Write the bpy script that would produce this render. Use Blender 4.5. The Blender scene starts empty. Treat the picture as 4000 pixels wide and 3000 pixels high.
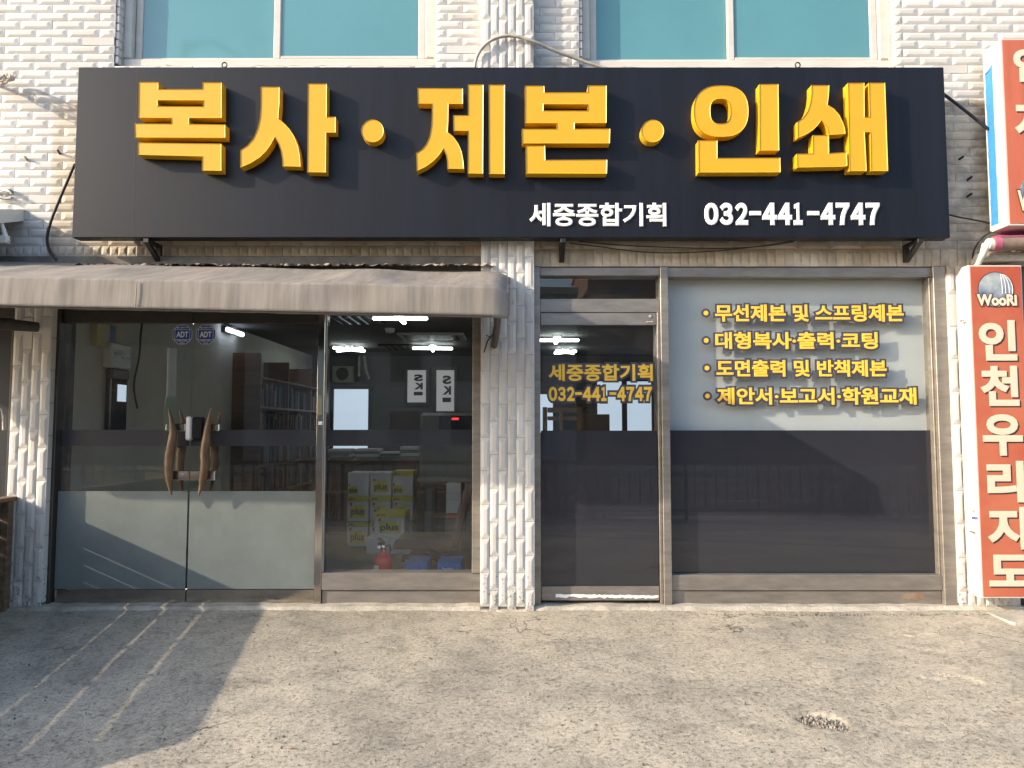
import bpy, bmesh, math, random
import numpy as np
from mathutils import Vector, Matrix
random.seed(7); np.random.seed(7)
sc = bpy.context.scene
C = sc.collection
R = math.radians

# ------------------------------------------------------------------ camera, sky, sun, exposure
CAM_Y, CAM_Z, PITCH, FPX = -5.0, 1.23, R(3.55), 2774.0
cd = bpy.data.cameras.new('camera'); cam = bpy.data.objects.new('camera', cd); C.objects.link(cam)
cam.location = (0, CAM_Y, CAM_Z); cam.rotation_euler = (math.pi/2 + PITCH, 0, 0)
cd.sensor_width = 36.0; cd.lens = 36.0*FPX/4000.0; cd.clip_end = 600; cd.clip_start = 0.05
sc.camera = cam
SUN = Vector((0.21, 0.080, -0.0955)).normalized()          # direction the light travels
w = bpy.data.worlds.new('World'); sc.world = w; w.use_nodes = True
nt = w.node_tree; sky = nt.nodes.new('ShaderNodeTexSky'); sky.sky_type = 'NISHITA'; sky.sun_disc = False
sky.sun_elevation = math.asin(-SUN.z); sky.sun_rotation = math.atan2(-SUN.x, -SUN.y)
sky.air_density = 1.0; sky.dust_density = 2.0; sky.ozone_density = 1.2
nt.links.new(sky.outputs[0], nt.nodes['Background'].inputs[0]); nt.nodes['Background'].inputs[1].default_value = 0.15
sl = bpy.data.lights.new('sun', 'SUN'); sl.energy = 2.45; sl.angle = R(0.53); sl.color = (1.0, 0.85, 0.66)
sun = bpy.data.objects.new('sun', sl); C.objects.link(sun); sun.location = (-9, -6, 8)
sun.rotation_euler = SUN.to_track_quat('-Z', 'Y').to_euler()
vs = sc.view_settings; vs.view_transform = 'Standard'; vs.look = 'None'; vs.exposure = 1.42; vs.gamma = 1.0; vs.use_curve_mapping = False
sc.cycles.use_denoising = True; sc.cycles.max_bounces = 8; sc.cycles.transparent_max_bounces = 24
sc.cycles.diffuse_bounces = 4; sc.cycles.glossy_bounces = 4; sc.cycles.sample_clamp_indirect = 6.0
sc.cycles.caustics_reflective = False; sc.cycles.caustics_refractive = False

# ------------------------------------------------------------------ measuring: photo pixel -> point on a plane of the place
SLOPE = 0.04
cp, sp = math.cos(PITCH), math.sin(PITCH)
def ray(px, py):
    u = (px-2000.0)/FPX; v = (1500.0-py)/FPX
    return (u, cp - v*sp, sp + v*cp)
def W(px, py, Y):
    d = ray(px, py); t = (Y-CAM_Y)/d[1]
    return (t*d[0], CAM_Z + t*d[2])
def WX(px, py, Y): return W(px, py, Y)[0]
def WZ(py, Y, px=2000): return W(px, py, Y)[1]
def G(px, py):
    d = ray(px, py); t = (CAM_Z - SLOPE*CAM_Y)/(SLOPE*d[1] - d[2]); y = CAM_Y + t*d[1]
    return Vector((t*d[0], y, SLOPE*y))

# ------------------------------------------------------------------ materials
def mat(name, col, rough=0.6, metal=0.0, var=0.0, vscale=6.0, bump=0.0, bscale=60.0, spec=0.5, col2=None, stretch=None, emis=None, estr=0.0, coat=0.0):
    m = bpy.data.materials.new(name); m.use_nodes = True; n = m.node_tree.nodes; l = m.node_tree.links
    b = n['Principled BSDF']; b.inputs['Base Color'].default_value = (*col, 1); b.inputs['Roughness'].default_value = rough
    b.inputs['Metallic'].default_value = metal; b.inputs['Specular IOR Level'].default_value = spec
    if coat: b.inputs['Coat Weight'].default_value = coat; b.inputs['Coat Roughness'].default_value = 0.015
    if emis: b.inputs['Emission Color'].default_value = (*emis, 1); b.inputs['Emission Strength'].default_value = estr
    if var or bump:
        g = n.new('ShaderNodeNewGeometry'); mp = n.new('ShaderNodeMapping'); l.new(g.outputs['Position'], mp.inputs[0])
        if stretch: mp.inputs['Scale'].default_value = stretch
    if var:
        t = n.new('ShaderNodeTexNoise'); t.inputs['Scale'].default_value = vscale; t.inputs['Detail'].default_value = 8; t.inputs['Roughness'].default_value = 0.65
        l.new(mp.outputs[0], t.inputs[0]); r = n.new('ShaderNodeValToRGB'); l.new(t.outputs[0], r.inputs[0])
        c2 = col2 or tuple(max(0, c*(1-var)) for c in col)
        r.color_ramp.elements[0].position = 0.35; r.color_ramp.elements[1].position = 0.65
        r.color_ramp.elements[0].color = (*c2, 1); r.color_ramp.elements[1].color = (*col, 1)
        l.new(r.outputs[0], b.inputs['Base Color'])
        mr = n.new('ShaderNodeMapRange'); mr.inputs['To Min'].default_value = min(1, rough*1.25); mr.inputs['To Max'].default_value = rough*0.8
        l.new(t.outputs[0], mr.inputs[0]); l.new(mr.outputs[0], b.inputs['Roughness'])
    if bump:
        t2 = n.new('ShaderNodeTexNoise'); t2.inputs['Scale'].default_value = bscale; t2.inputs['Detail'].default_value = 6; l.new(mp.outputs[0], t2.inputs[0])
        bp = n.new('ShaderNodeBump'); bp.inputs['Strength'].default_value = bump; bp.inputs['Distance'].default_value = 0.01
        l.new(t2.outputs[0], bp.inputs['Height']); l.new(bp.outputs[0], b.inputs['Normal'])
    return m

def glassmat(name, tint=(0.975, 0.985, 0.98), rough=0.0, ior=1.85):
    m = bpy.data.materials.new(name); m.use_nodes = True; n = m.node_tree.nodes; l = m.node_tree.links
    n.remove(n['Principled BSDF']); o = n['Material Output']
    tr = n.new('ShaderNodeBsdfTransparent'); tr.inputs[0].default_value = (*tint, 1)
    gl = n.new('ShaderNodeBsdfGlossy'); gl.inputs['Roughness'].default_value = rough
    fr = n.new('ShaderNodeFresnel'); fr.inputs[0].default_value = ior; mx = n.new('ShaderNodeMixShader')
    g = n.new('ShaderNodeNewGeometry'); t = n.new('ShaderNodeTexNoise'); t.inputs['Scale'].default_value = 1.3; l.new(g.outputs['Position'], t.inputs[0])
    bp = n.new('ShaderNodeBump'); bp.inputs['Strength'].default_value = 0.02; bp.inputs['Distance'].default_value = 0.02; l.new(t.outputs[0], bp.inputs['Height']); l.new(bp.outputs[0], gl.inputs['Normal'])
    iv = n.new('ShaderNodeMath'); iv.operation = 'SUBTRACT'; iv.inputs[0].default_value = 1.0; l.new(g.outputs['Backfacing'], iv.inputs[1])
    ml = n.new('ShaderNodeMath'); ml.operation = 'MULTIPLY'; l.new(fr.outputs[0], ml.inputs[0]); l.new(iv.outputs[0], ml.inputs[1])   # one reflection per pane
    l.new(ml.outputs[0], mx.inputs[0]); l.new(tr.outputs[0], mx.inputs[1]); l.new(gl.outputs[0], mx.inputs[2]); 
    du = n.new('ShaderNodeBsdfDiffuse'); du.inputs[0].default_value = (0.55, 0.52, 0.46, 1); t3 = n.new('ShaderNodeTexNoise'); t3.inputs['Scale'].default_value = 4.0; t3.inputs['Detail'].default_value = 8; l.new(g.outputs['Position'], t3.inputs[0])
    dr = n.new('ShaderNodeMapRange'); dr.inputs[1].default_value = 0.35; dr.inputs[2].default_value = 0.75; dr.inputs[3].default_value = 0.004; dr.inputs[4].default_value = 0.022; l.new(t3.outputs[0], dr.inputs[0])
    m2 = n.new('ShaderNodeMixShader'); l.new(dr.outputs[0], m2.inputs[0]); l.new(mx.outputs[0], m2.inputs[1]); l.new(du.outputs[0], m2.inputs[2]); l.new(m2.outputs[0], o.inputs[0])   # a film of dust
    return m

def tilemat():
    m = bpy.data.materials.new('painted_relief_tile'); m.use_nodes = True; n = m.node_tree.nodes; l = m.node_tree.links; b = n['Principled BSDF']
    g = n.new('ShaderNodeNewGeometry'); P = g.outputs['Position']
    def noise(s, d=6, sc_=None):
        t = n.new('ShaderNodeTexNoise'); t.inputs['Scale'].default_value = s; t.inputs['Detail'].default_value = d; t.inputs['Roughness'].default_value = 0.6
        if sc_:
            mp = n.new('ShaderNodeMapping'); mp.inputs['Scale'].default_value = sc_; l.new(P, mp.inputs[0]); l.new(mp.outputs[0], t.inputs[0])
        else: l.new(P, t.inputs[0])
        return t.outputs[0]
    def math_(op, a, c, clamp=False):
        k = n.new('ShaderNodeMath'); k.operation = op; k.use_clamp = clamp
        for i, v in enumerate((a, c)):
            if isinstance(v, (int, float)): k.inputs[i].default_value = v
            else: l.new(v, k.inputs[i])
        return k.outputs[0]
    def sstep(v, a, c):
        r = n.new('ShaderNodeMapRange'); r.interpolation_type = 'SMOOTHSTEP'; r.inputs[1].default_value = a; r.inputs[2].default_value = c; l.new(v, r.inputs[0]); return r.outputs[0]
    def mix(f, a, c):
        k = n.new('ShaderNodeMixRGB')
        if isinstance(f, (int, float)): k.inputs[0].default_value = f
        else: l.new(f, k.inputs[0])
        for i, v in ((1, a), (2, c)):
            if isinstance(v, tuple): k.inputs[i].default_value = (*v, 1)
            else: l.new(v, k.inputs[i])
        return k.outputs[0]
    sx = n.new('ShaderNodeSeparateXYZ'); l.new(P, sx.inputs[0]); X, Y, Z = sx.outputs
    wob = math_('MULTIPLY', math_('SUBTRACT', noise(9), 0.5), 0.10)
    # never painted: the footprint of the old fascia sign and everything under it down to the shop fronts
    inx = math_('MULTIPLY', sstep(math_('ADD', X, wob), -3.32, -3.28), math_('SUBTRACT', 1.0, sstep(math_('ADD', X, wob), 3.60, 3.64)))
    inz = math_('MULTIPLY', sstep(math_('ADD', Z, wob), 2.30, 2.33), math_('SUBTRACT', 1.0, sstep(math_('ADD', Z, wob), 3.58, 3.61)))
    onwall = sstep(Y, -0.055, -0.045)
    bare = math_('MULTIPLY', math_('MULTIPLY', inx, inz), onwall)
    flake = sstep(noise(13, 10), 0.635, 0.65)
    flake2 = math_('MULTIPLY', flake, sstep(noise(1.7, 3), 0.47, 0.60))
    paint = mix(sstep(noise(2.2, 8), 0.30, 0.75), (0.63, 0.615, 0.59), (0.54, 0.52, 0.485))
    paint = mix(math_('MULTIPLY', sstep(noise(14, 8), 0.5, 0.8), 0.35), paint, (0.56, 0.52, 0.46))
    paint = mix(math_('MULTIPLY', sstep(noise(5, 8, (5, 5, 0.6)), 0.56, 0.74), 0.35), paint, (0.45, 0.42, 0.37))
    glaze = mix(sstep(noise(2.6, 6), 0.35, 0.7), (0.50, 0.42, 0.31), (0.62, 0.56, 0.47))
    sootx = sstep(X, 2.6, 3.5)
    soot = math_('MULTIPLY', sstep(noise(6, 8), 0.38, 0.62), math_('ADD', math_('MULTIPLY', sootx, 0.45), 0.22))
    glaze = mix(soot, glaze, (0.17, 0.155, 0.135))
    col = mix(math_('MAXIMUM', bare, flake2), paint, glaze)
    oi = n.new('ShaderNodeObjectInfo'); tone = n.new('ShaderNodeMapRange'); tone.inputs[3].default_value = 0.86; tone.inputs[4].default_value = 1.06; l.new(oi.outputs['Random'], tone.inputs[0])
    tm_ = n.new('ShaderNodeMixRGB'); tm_.blend_type = 'MULTIPLY'; tm_.inputs[0].default_value = 1.0; l.new(col, tm_.inputs[1]); l.new(tone.outputs[0], tm_.inputs[2]); col = tm_.outputs[0]
    # splashed dirt and rust close to the pavement
    low = math_('SUBTRACT', 1.0, sstep(Z, 0.05, 0.45))
    spl = math_('MULTIPLY', low, sstep(noise(42, 6), 0.56, 0.64))
    col = mix(math_('MULTIPLY', spl, 0.75), col, (0.14, 0.095, 0.06))
    l.new(col, b.inputs['Base Color']); b.inputs['Roughness'].default_value = 0.55; b.inputs['Specular IOR Level'].default_value = 0.35
    bp = n.new('ShaderNodeBump'); bp.inputs['Strength'].default_value = 0.5; bp.inputs['Distance'].default_value = 0.004
    l.new(math_('SUBTRACT', math_('MULTIPLY', noise(110, 4), 0.35), flake2), bp.inputs['Height']); l.new(bp.outputs[0], b.inputs['Normal'])
    return m

def groundmat():
    m = bpy.data.materials.new('worn_concrete'); m.use_nodes = True; n = m.node_tree.nodes; l = m.node_tree.links; b = n['Principled BSDF']
    g = n.new('ShaderNodeNewGeometry'); P = g.outputs['Position']
    def noise(s, d=8, r=0.65, dist=0.0):
        t = n.new('ShaderNodeTexNoise'); t.inputs['Scale'].default_value = s; t.inputs['Detail'].default_value = d; t.inputs['Roughness'].default_value = r; t.inputs['Distortion'].default_value = dist; l.new(P, t.inputs[0]); return t.outputs[0]
    def ramp(v, stops):
        r = n.new('ShaderNodeValToRGB'); l.new(v, r.inputs[0]); e = r.color_ramp.elements
        while len(e) < len(stops): e.new(0.5)
        for k, (p, c) in enumerate(stops): e[k].position = p; e[k].color = (*c, 1) if isinstance(c, tuple) else (c, c, c, 1)
        return r.outputs[0]
    def mixc(t, f, a, c):
        k = n.new('ShaderNodeMixRGB'); k.blend_type = t
        if isinstance(f, (int, float)): k.inputs[0].default_value = f
        else: l.new(f, k.inputs[0])
        l.new(a, k.inputs[1]); l.new(c, k.inputs[2]); return k.outputs[0]
    base = ramp(noise(1.1, 10, 0.62), [(0.30, (0.31, 0.285, 0.235)), (0.48, (0.475, 0.43, 0.345)), (0.70, (0.64, 0.565, 0.435))])
    mid = ramp(noise(6.5, 12, 0.78, 0.5), [(0.36, 0.62), (0.50, 0.97), (0.70, 1.10)])
    fine = ramp(noise(48, 8, 0.8), [(0.34, 0.22), (0.455, 0.86), (0.62, 1.10)])
    grit = ramp(noise(170, 5, 0.75), [(0.32, 0.30), (0.45, 0.95), (0.66, 1.18)])
    col = mixc('MULTIPLY', 1.0, mixc('MULTIPLY', 1.0, mixc('MULTIPLY', 0.8, base, mid), fine), grit)
    # cracks
    dn = n.new('ShaderNodeTexNoise'); dn.inputs['Scale'].default_value = 3.0; dn.inputs['Detail'].default_value = 8; l.new(P, dn.inputs[0])
    ad = n.new('ShaderNodeMixRGB'); ad.blend_type = 'ADD'; ad.inputs[0].default_value = 0.5; l.new(P, ad.inputs[1]); l.new(dn.outputs[1], ad.inputs[2])
    v = n.new('ShaderNodeTexVoronoi'); v.feature = 'DISTANCE_TO_EDGE'; v.inputs['Scale'].default_value = 1.15; l.new(ad.outputs[0], v.inputs[0])
    cr = n.new('ShaderNodeMapRange'); cr.inputs[1].default_value = 0.0; cr.inputs[2].default_value = 0.006; cr.inputs[3].default_value = 1; cr.inputs[4].default_value = 0; l.new(v.outputs[0], cr.inputs[0])
    ms = ramp(noise(0.9, 4), [(0.53, 0.0), (0.60, 0.9)]); cm = mixc('MULTIPLY', 1.0, cr.outputs[0], ms)
    dk = n.new('ShaderNodeRGB'); dk.outputs[0].default_value = (0.05, 0.046, 0.04, 1)
    col = mixc('MIX', cm, col, dk.outputs[0])
    # oil and gum spots
    v2 = n.new('ShaderNodeTexVoronoi'); v2.inputs['Scale'].default_value = 5.0; l.new(ad.outputs[0], v2.inputs[0])
    sp_ = ramp(v2.outputs[0], [(0.05, 1.0), (0.075, 0.0)]); sm = ramp(noise(2.3, 2), [(0.52, 0.0), (0.56, 0.8)]); col = mixc('MIX', mixc('MULTIPLY', 1.0, sp_, sm), col, dk.outputs[0])
    l.new(col, b.inputs['Base Color']); b.inputs['Roughness'].default_value = 0.9; b.inputs['Specular IOR Level'].default_value = 0.25
    bp = n.new('ShaderNodeBump'); bp.inputs['Strength'].default_value = 0.7; bp.inputs['Distance'].default_value = 0.006
    hh = mixc('ADD', 1.0, mixc('ADD', 0.5, fine, grit), mid); l.new(mixc('SUBTRACT', 0.6, hh, cm), bp.inputs['Height']); l.new(bp.outputs[0], b.inputs['Normal'])
    return m

def pavermat():
    m = bpy.data.materials.new('grey_pavers'); m.use_nodes = True; n = m.node_tree.nodes; l = m.node_tree.links; b = n['Principled BSDF']
    g = n.new('ShaderNodeNewGeometry'); t = n.new('ShaderNodeTexBrick'); t.inputs['Scale'].default_value = 4.5; t.inputs['Mortar Size'].default_value = 0.012
    t.inputs['Color1'].default_value = (0.30, 0.27, 0.24, 1); t.inputs['Color2'].default_value = (0.22, 0.205, 0.19, 1); t.inputs['Mortar'].default_value = (0.09, 0.085, 0.08, 1)
    l.new(g.outputs['Position'], t.inputs[0]); l.new(t.outputs[0], b.inputs['Base Color']); b.inputs['Roughness'].default_value = 0.9; return m

M = {}
M['tile'] = tilemat(); M['ground'] = groundmat(); M['paver'] = pavermat()
M['mortar'] = mat('wall_backing', (0.20, 0.18, 0.155), 0.9, var=0.5, vscale=9)
M['panel'] = mat('satin_charcoal_panel', (0.009, 0.010, 0.016), 0.42, var=0.45, vscale=2.5, spec=0.33, stretch=(4, 1, 0.2))
M['yellow'] = mat('yellow_letter', (0.67, 0.375, 0.012), 0.38, var=0.06, vscale=3, spec=0.5)
M['yellow_film'] = mat('yellow_film', (0.90, 0.56, 0.06), 0.5)
M['white'] = mat('white_letter', (0.82, 0.82, 0.82), 0.45)
M['outline'] = mat('dark_outline_film', (0.062, 0.056, 0.074), 0.45)
M['black'] = mat('black_steel', (0.012, 0.012, 0.013), 0.5, var=0.3, vscale=20)
M['cable'] = mat('black_cable', (0.02, 0.02, 0.022), 0.55)
M['conduit'] = mat('grey_conduit', (0.50, 0.46, 0.40), 0.6, var=0.4, vscale=14)
M['upvc'] = mat('cream_window_frame', (0.62, 0.585, 0.525), 0.42, var=0.12, vscale=4, stretch=(1, 1, 3))
M['caulk'] = mat('old_sealant', (0.66, 0.60, 0.50), 0.8, var=0.35, vscale=12, bump=0.6, bscale=40)
M['teal'] = mat('teal_tinted_glass', (0.10, 0.275, 0.305), 0.06, var=0.12, vscale=0.7, spec=0.9)
M['alu'] = mat('weathered_brown_aluminium', (0.34, 0.31, 0.275), 0.42, metal=0.55, var=0.32, vscale=7, stretch=(0.6, 1, 2.5), bump=0.08, bscale=50)
M['alu_dark'] = mat('dark_bronze_frame', (0.085, 0.075, 0.068), 0.42, metal=0.5, var=0.3, vscale=8)
M['steel'] = mat('polished_stainless', (0.55, 0.50, 0.45), 0.12, metal=1.0, var=0.15, vscale=8, stretch=(1, 1, 0.2))
M['chrome'] = mat('chrome', (0.75, 0.75, 0.75), 0.12, metal=1.0)
M['glass'] = glassmat('clear_glass')
M['frost'] = mat('frosted_film', (0.185, 0.21, 0.20), 0.35, var=0.16, vscale=5, spec=0.45)
M['navy_film'] = mat('dark_navy_film', (0.022, 0.023, 0.030), 0.45, spec=0.30, coat=1.0)
M['blind'] = mat('white_backing_board', (0.60, 0.63, 0.64), 0.8, var=0.05, vscale=1.2)
M['canvas'] = mat('faded_awning_canvas', (0.255, 0.232, 0.205), 0.85, var=0.34, vscale=3.5, stretch=(6, 1, 0.45), bump=0.12, bscale=160)
M['canvas_dark'] = mat('dirty_dark_canvas', (0.085, 0.075, 0.065), 0.9, var=0.4, vscale=8)
M['concrete'] = mat('pale_concrete', (0.56, 0.51, 0.42), 0.92, var=0.4, vscale=7, bump=0.8, bscale=60)
M['wood'] = mat('grey_brown_timber', (0.20, 0.13, 0.08), 0.75, var=0.5, vscale=6, stretch=(6, 0.8, 6), bump=0.3, bscale=40)
M['wood_in'] = mat('counter_veneer', (0.17, 0.085, 0.042), 0.45, var=0.3, vscale=5, stretch=(0.5, 1, 5))
M['wood_pale'] = mat('pale_pine', (0.36, 0.24, 0.13), 0.6, var=0.25, vscale=8, stretch=(1, 1, 0.3))
M['antler'] = mat('antler_horn', (0.22, 0.12, 0.055), 0.5, var=0.6, vscale=26, stretch=(1, 1, 0.35), bump=0.35, bscale=70)
M['red'] = mat('faded_red_sign_face', (0.42, 0.08, 0.04), 0.5, var=0.15, vscale=1.6, col2=(0.50, 0.145, 0.075))
M['orange'] = mat('sun_bleached_orange_face', (0.56, 0.145, 0.075), 0.5, var=0.2, vscale=3.0, stretch=(3, 1, 0.4))
M['cream'] = mat('cream_letter', (0.70, 0.60, 0.45), 0.5)
M['signwhite'] = mat('painted_sign_case', (0.68, 0.64, 0.57), 0.5, var=0.12, vscale=5)
M['blue_strip'] = mat('blue_strip', (0.05, 0.26, 0.72), 0.5, var=0.2, vscale=25)
M['shadow_black'] = mat('black_print', (0.03, 0.025, 0.025), 0.5)
M['globe'] = mat('globe_print', (0.06, 0.09, 0.22), 0.4, var=0.6, vscale=6, col2=(0.45, 0.50, 0.48))
M['adt'] = mat('blue_sticker', (0.008, 0.075, 0.36), 0.4)
M['white_print'] = mat('white_print', (0.88, 0.88, 0.86), 0.5)
M['red_print'] = mat('red_print', (0.60, 0.03, 0.03), 0.5)
M['blue_print'] = mat('navy_print', (0.03, 0.03, 0.22), 0.5)
M['pink'] = mat('pink_canvas', (0.50, 0.12, 0.22), 0.8, var=0.3, vscale=9)
M['plastic_white'] = mat('off_white_plastic', (0.70, 0.70, 0.66), 0.45)
M['plastic_black'] = mat('black_plastic', (0.012, 0.012, 0.013), 0.22)
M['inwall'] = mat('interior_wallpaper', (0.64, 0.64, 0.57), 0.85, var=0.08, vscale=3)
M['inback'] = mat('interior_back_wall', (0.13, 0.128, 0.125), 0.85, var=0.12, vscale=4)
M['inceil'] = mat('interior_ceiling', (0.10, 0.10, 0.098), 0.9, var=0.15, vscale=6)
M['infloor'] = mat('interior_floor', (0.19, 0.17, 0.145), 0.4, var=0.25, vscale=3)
M['led'] = mat('led_diffuser', (0.9, 0.95, 0.93), 0.5, emis=(0.92, 1.0, 0.97), estr=5.0)
M['led_blue'] = mat('emergency_lamp', (0.8, 0.85, 1.0), 0.5, emis=(0.72, 0.80, 1.0), estr=2.6)
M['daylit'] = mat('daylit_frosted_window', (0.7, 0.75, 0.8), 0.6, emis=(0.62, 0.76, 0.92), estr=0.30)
M['daylit_dim'] = mat('daylit_banner', (0.6, 0.6, 0.58), 0.6, emis=(0.78, 0.80, 0.80), estr=0.10)
M['leather'] = mat('brown_leatherette', (0.16, 0.10, 0.08), 0.38, var=0.25, vscale=10, bump=0.1, bscale=90)
M['ext_red'] = mat('extinguisher_red', (0.80, 0.015, 0.025), 0.22, coat=0.4)
M['box_white'] = mat('white_carton', (0.82, 0.82, 0.80), 0.7)
M['box_lime'] = mat('lime_carton_print', (0.68, 0.64, 0.06), 0.6)
M['box_dark'] = mat('dark_green_print', (0.02, 0.03, 0.012), 0.6)
M['box_blue'] = mat('blue_carton', (0.02, 0.08, 0.42), 0.5, var=0.5, vscale=5, col2=(0.03, 0.25, 0.62))
M['machine'] = mat('grey_green_machine', (0.26, 0.27, 0.22), 0.5, var=0.1, vscale=6)
M['led_red'] = mat('red_digits', (0.3, 0.01, 0.01), 0.5, emis=(1, 0.05, 0.05), estr=0.6)
M['asphalt'] = mat('asphalt', (0.095, 0.094, 0.092), 0.85, var=0.25, vscale=3)
M['roadpaint'] = mat('road_paint', (0.72, 0.72, 0.70), 0.7)
M['yellowpaint'] = mat('yellow_road_paint', (0.62, 0.40, 0.05), 0.7)
M['earth'] = mat('distant_ground', (0.16, 0.15, 0.13), 0.95, var=0.3, vscale=0.3)
M['fence'] = mat('fence_bars', (0.05, 0.06, 0.06), 0.5)
M['twig'] = mat('bare_twigs', (0.34, 0.23, 0.15), 0.9, var=0.4, vscale=10)
M['pole_white'] = mat('pole_white', (0.72, 0.70, 0.64), 0.5)
M['pole_green'] = mat('pole_green', (0.05, 0.22, 0.09), 0.5)
M['brickfar'] = mat('far_brick', (0.22, 0.13, 0.10), 0.9, var=0.2, vscale=2)
M['farwall'] = mat('far_render', (0.42, 0.40, 0.37), 0.9, var=0.2, vscale=1)
M['farglass'] = mat('far_window_glass', (0.03, 0.04, 0.05), 0.08)
BOOK = [mat('book_spine_%d' % i, c, 0.6) for i, c in enumerate([(0.04, 0.065, 0.09), (0.20, 0.205, 0.19), (0.06, 0.09, 0.08), (0.12, 0.05, 0.035), (0.03, 0.035, 0.06), (0.20, 0.18, 0.12), (0.09, 0.09, 0.095)])]

# ------------------------------------------------------------------ mesh builders
class MB:
    def __init__(s): s.v = []; s.f = []; s.sm = []
    def add(s, v, f, smooth=False):
        o = len(s.v); s.v += [tuple(p) for p in v]; s.f += [tuple(i+o for i in q) for q in f]; s.sm += [smooth]*len(f); return s
    def box(s, x0, x1, y0, y1, z0, z1, b=0.0):
        x0, x1 = min(x0, x1), max(x0, x1); y0, y1 = min(y0, y1), max(y0, y1); z0, z1 = min(z0, z1), max(z0, z1)
        b = min(b, 0.45*(x1-x0), 0.45*(y1-y0), 0.45*(z1-z0))
        if b <= 0:
            v = [(x, y, z) for x in (x0, x1) for y in (y0, y1) for z in (z0, z1)]
            f = [(0, 1, 3, 2), (4, 6, 7, 5), (0, 4, 5, 1), (2, 3, 7, 6), (0, 2, 6, 4), (1, 5, 7, 3)]
            return s.add(v, f)
        v = []; idx = {}
        for ix, x in enumerate((x0, x1)):
            for iy, y in enumerate((y0, y1)):
                for iz, z in enumerate((z0, z1)):
                    dx = b if ix == 0 else -b; dy = b if iy == 0 else -b; dz = b if iz == 0 else -b
                    for a, q in enumerate(((x, y+dy, z+dz), (x+dx, y, z+dz), (x+dx, y+dy, z))):
                        idx[(ix, iy, iz, a)] = len(v); v.append(q)
        f = []
        I = lambda i, j, k, a: idx[(i, j, k, a)]
        for i in (0, 1):
            f.append([I(i, 0, 0, 0), I(i, 1, 0, 0), I(i, 1, 1, 0), I(i, 0, 1, 0)]); f.append([I(0, i, 0, 1), I(1, i, 0, 1), I(1, i, 1, 1), I(0, i, 1, 1)]); f.append([I(0, 0, i, 2), I(1, 0, i, 2), I(1, 1, i, 2), I(0, 1, i, 2)])
            for j in (0, 1):
                f.append([I(i, j, 0, 0), I(i, j, 1, 0), I(i, j, 1, 1), I(i, j, 0, 1)]); f.append([I(i, 0, j, 0), I(i, 1, j, 0), I(i, 1, j, 2), I(i, 0, j, 2)]); f.append([I(0, i, j, 1), I(1, i, j, 1), I(1, i, j, 2), I(0, i, j, 2)])
                for k in (0, 1): f.append([I(i, j, k, 0), I(i, j, k, 1), I(i, j, k, 2)])
        c = Vector(((x0+x1)/2, (y0+y1)/2, (z0+z1)/2)); out = []
        for q in f:
            P = [Vector(v[i]) for i in q]; nn = (P[1]-P[0]).cross(P[2]-P[0]); m_ = sum(P, Vector())/len(P)-c
            out.append(tuple(q) if nn.dot(m_) > 0 else tuple(reversed(q)))
        return s.add(v, out)
    def tube(s, pts, r, n=8, cap=True):
        P = [Vector(p) for p in pts]; rr = r if isinstance(r, (list, tuple)) else [r]*len(P); v = []; f = []
        up = None
        for i, p in enumerate(P):
            d = (P[min(i+1, len(P)-1)]-P[max(i-1, 0)]).normalized()
            if up is None: up = Vector((0, 0, 1)) if abs(d.z) < 0.9 else Vector((1, 0, 0))
            a = d.cross(up).normalized(); bb = a.cross(d).normalized(); up = bb
            for k in range(n):
                t = 2*math.pi*k/n; v.append(p + a*math.cos(t)*rr[i] + bb*math.sin(t)*rr[i])
        for i in range(len(P)-1):
            for k in range(n): k2 = (k+1) % n; f.append((i*n+k, i*n+k2, (i+1)*n+k2, (i+1)*n+k))
        s.add(v, f, True)
        if cap: s.add(v[:n], [tuple(reversed(range(n)))]); s.add(v[-n:], [tuple(range(n))])
        return s
    def lathe(s, prof, cx, cy, n=20):
        v = []; f = []
        for r, z in prof:
            for k in range(n): t = 2*math.pi*k/n; v.append((cx+r*math.cos(t), cy+r*math.sin(t), z))
        for i in range(len(prof)-1):
            for k in range(n): k2 = (k+1) % n; f.append((i*n+k, i*n+k2, (i+1)*n+k2, (i+1)*n+k))
        s.add(v, f, True)
        s.add(v[:n], [tuple(reversed(range(n)))]); s.add(v[-n:], [tuple(range(n))]); return s
    def prism(s, poly, y0, y1):            # polygon in (x, z), y0 is the front (towards the street)
        n = len(poly); a = sum(poly[i][0]*poly[(i+1) % n][1]-poly[(i+1) % n][0]*poly[i][1] for i in range(n))
        if a < 0: poly = poly[::-1]
        v = [(x, y0, z) for x, z in poly]+[(x, y1, z) for x, z in poly]
        f = [tuple(range(n)), tuple(reversed(range(n, 2*n)))]+[((i+1) % n, i, n+i, n+(i+1) % n) for i in range(n)]
        return s.add(v, f)
    def disc(s, cx, cz, r, y0, y1, n=28, rz=None):
        return s.prism([(cx+r*math.cos(2*math.pi*k/n), cz+(rz or r)*math.sin(2*math.pi*k/n)) for k in range(n)], y0, y1)
    def mesh(s, name, m=None):
        me = bpy.data.meshes.new(name); me.from_pydata(s.v, [], s.f)
        me.polygons.foreach_set('use_smooth', s.sm)
        if m: me.materials.append(m)
        me.update(); return me

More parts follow.
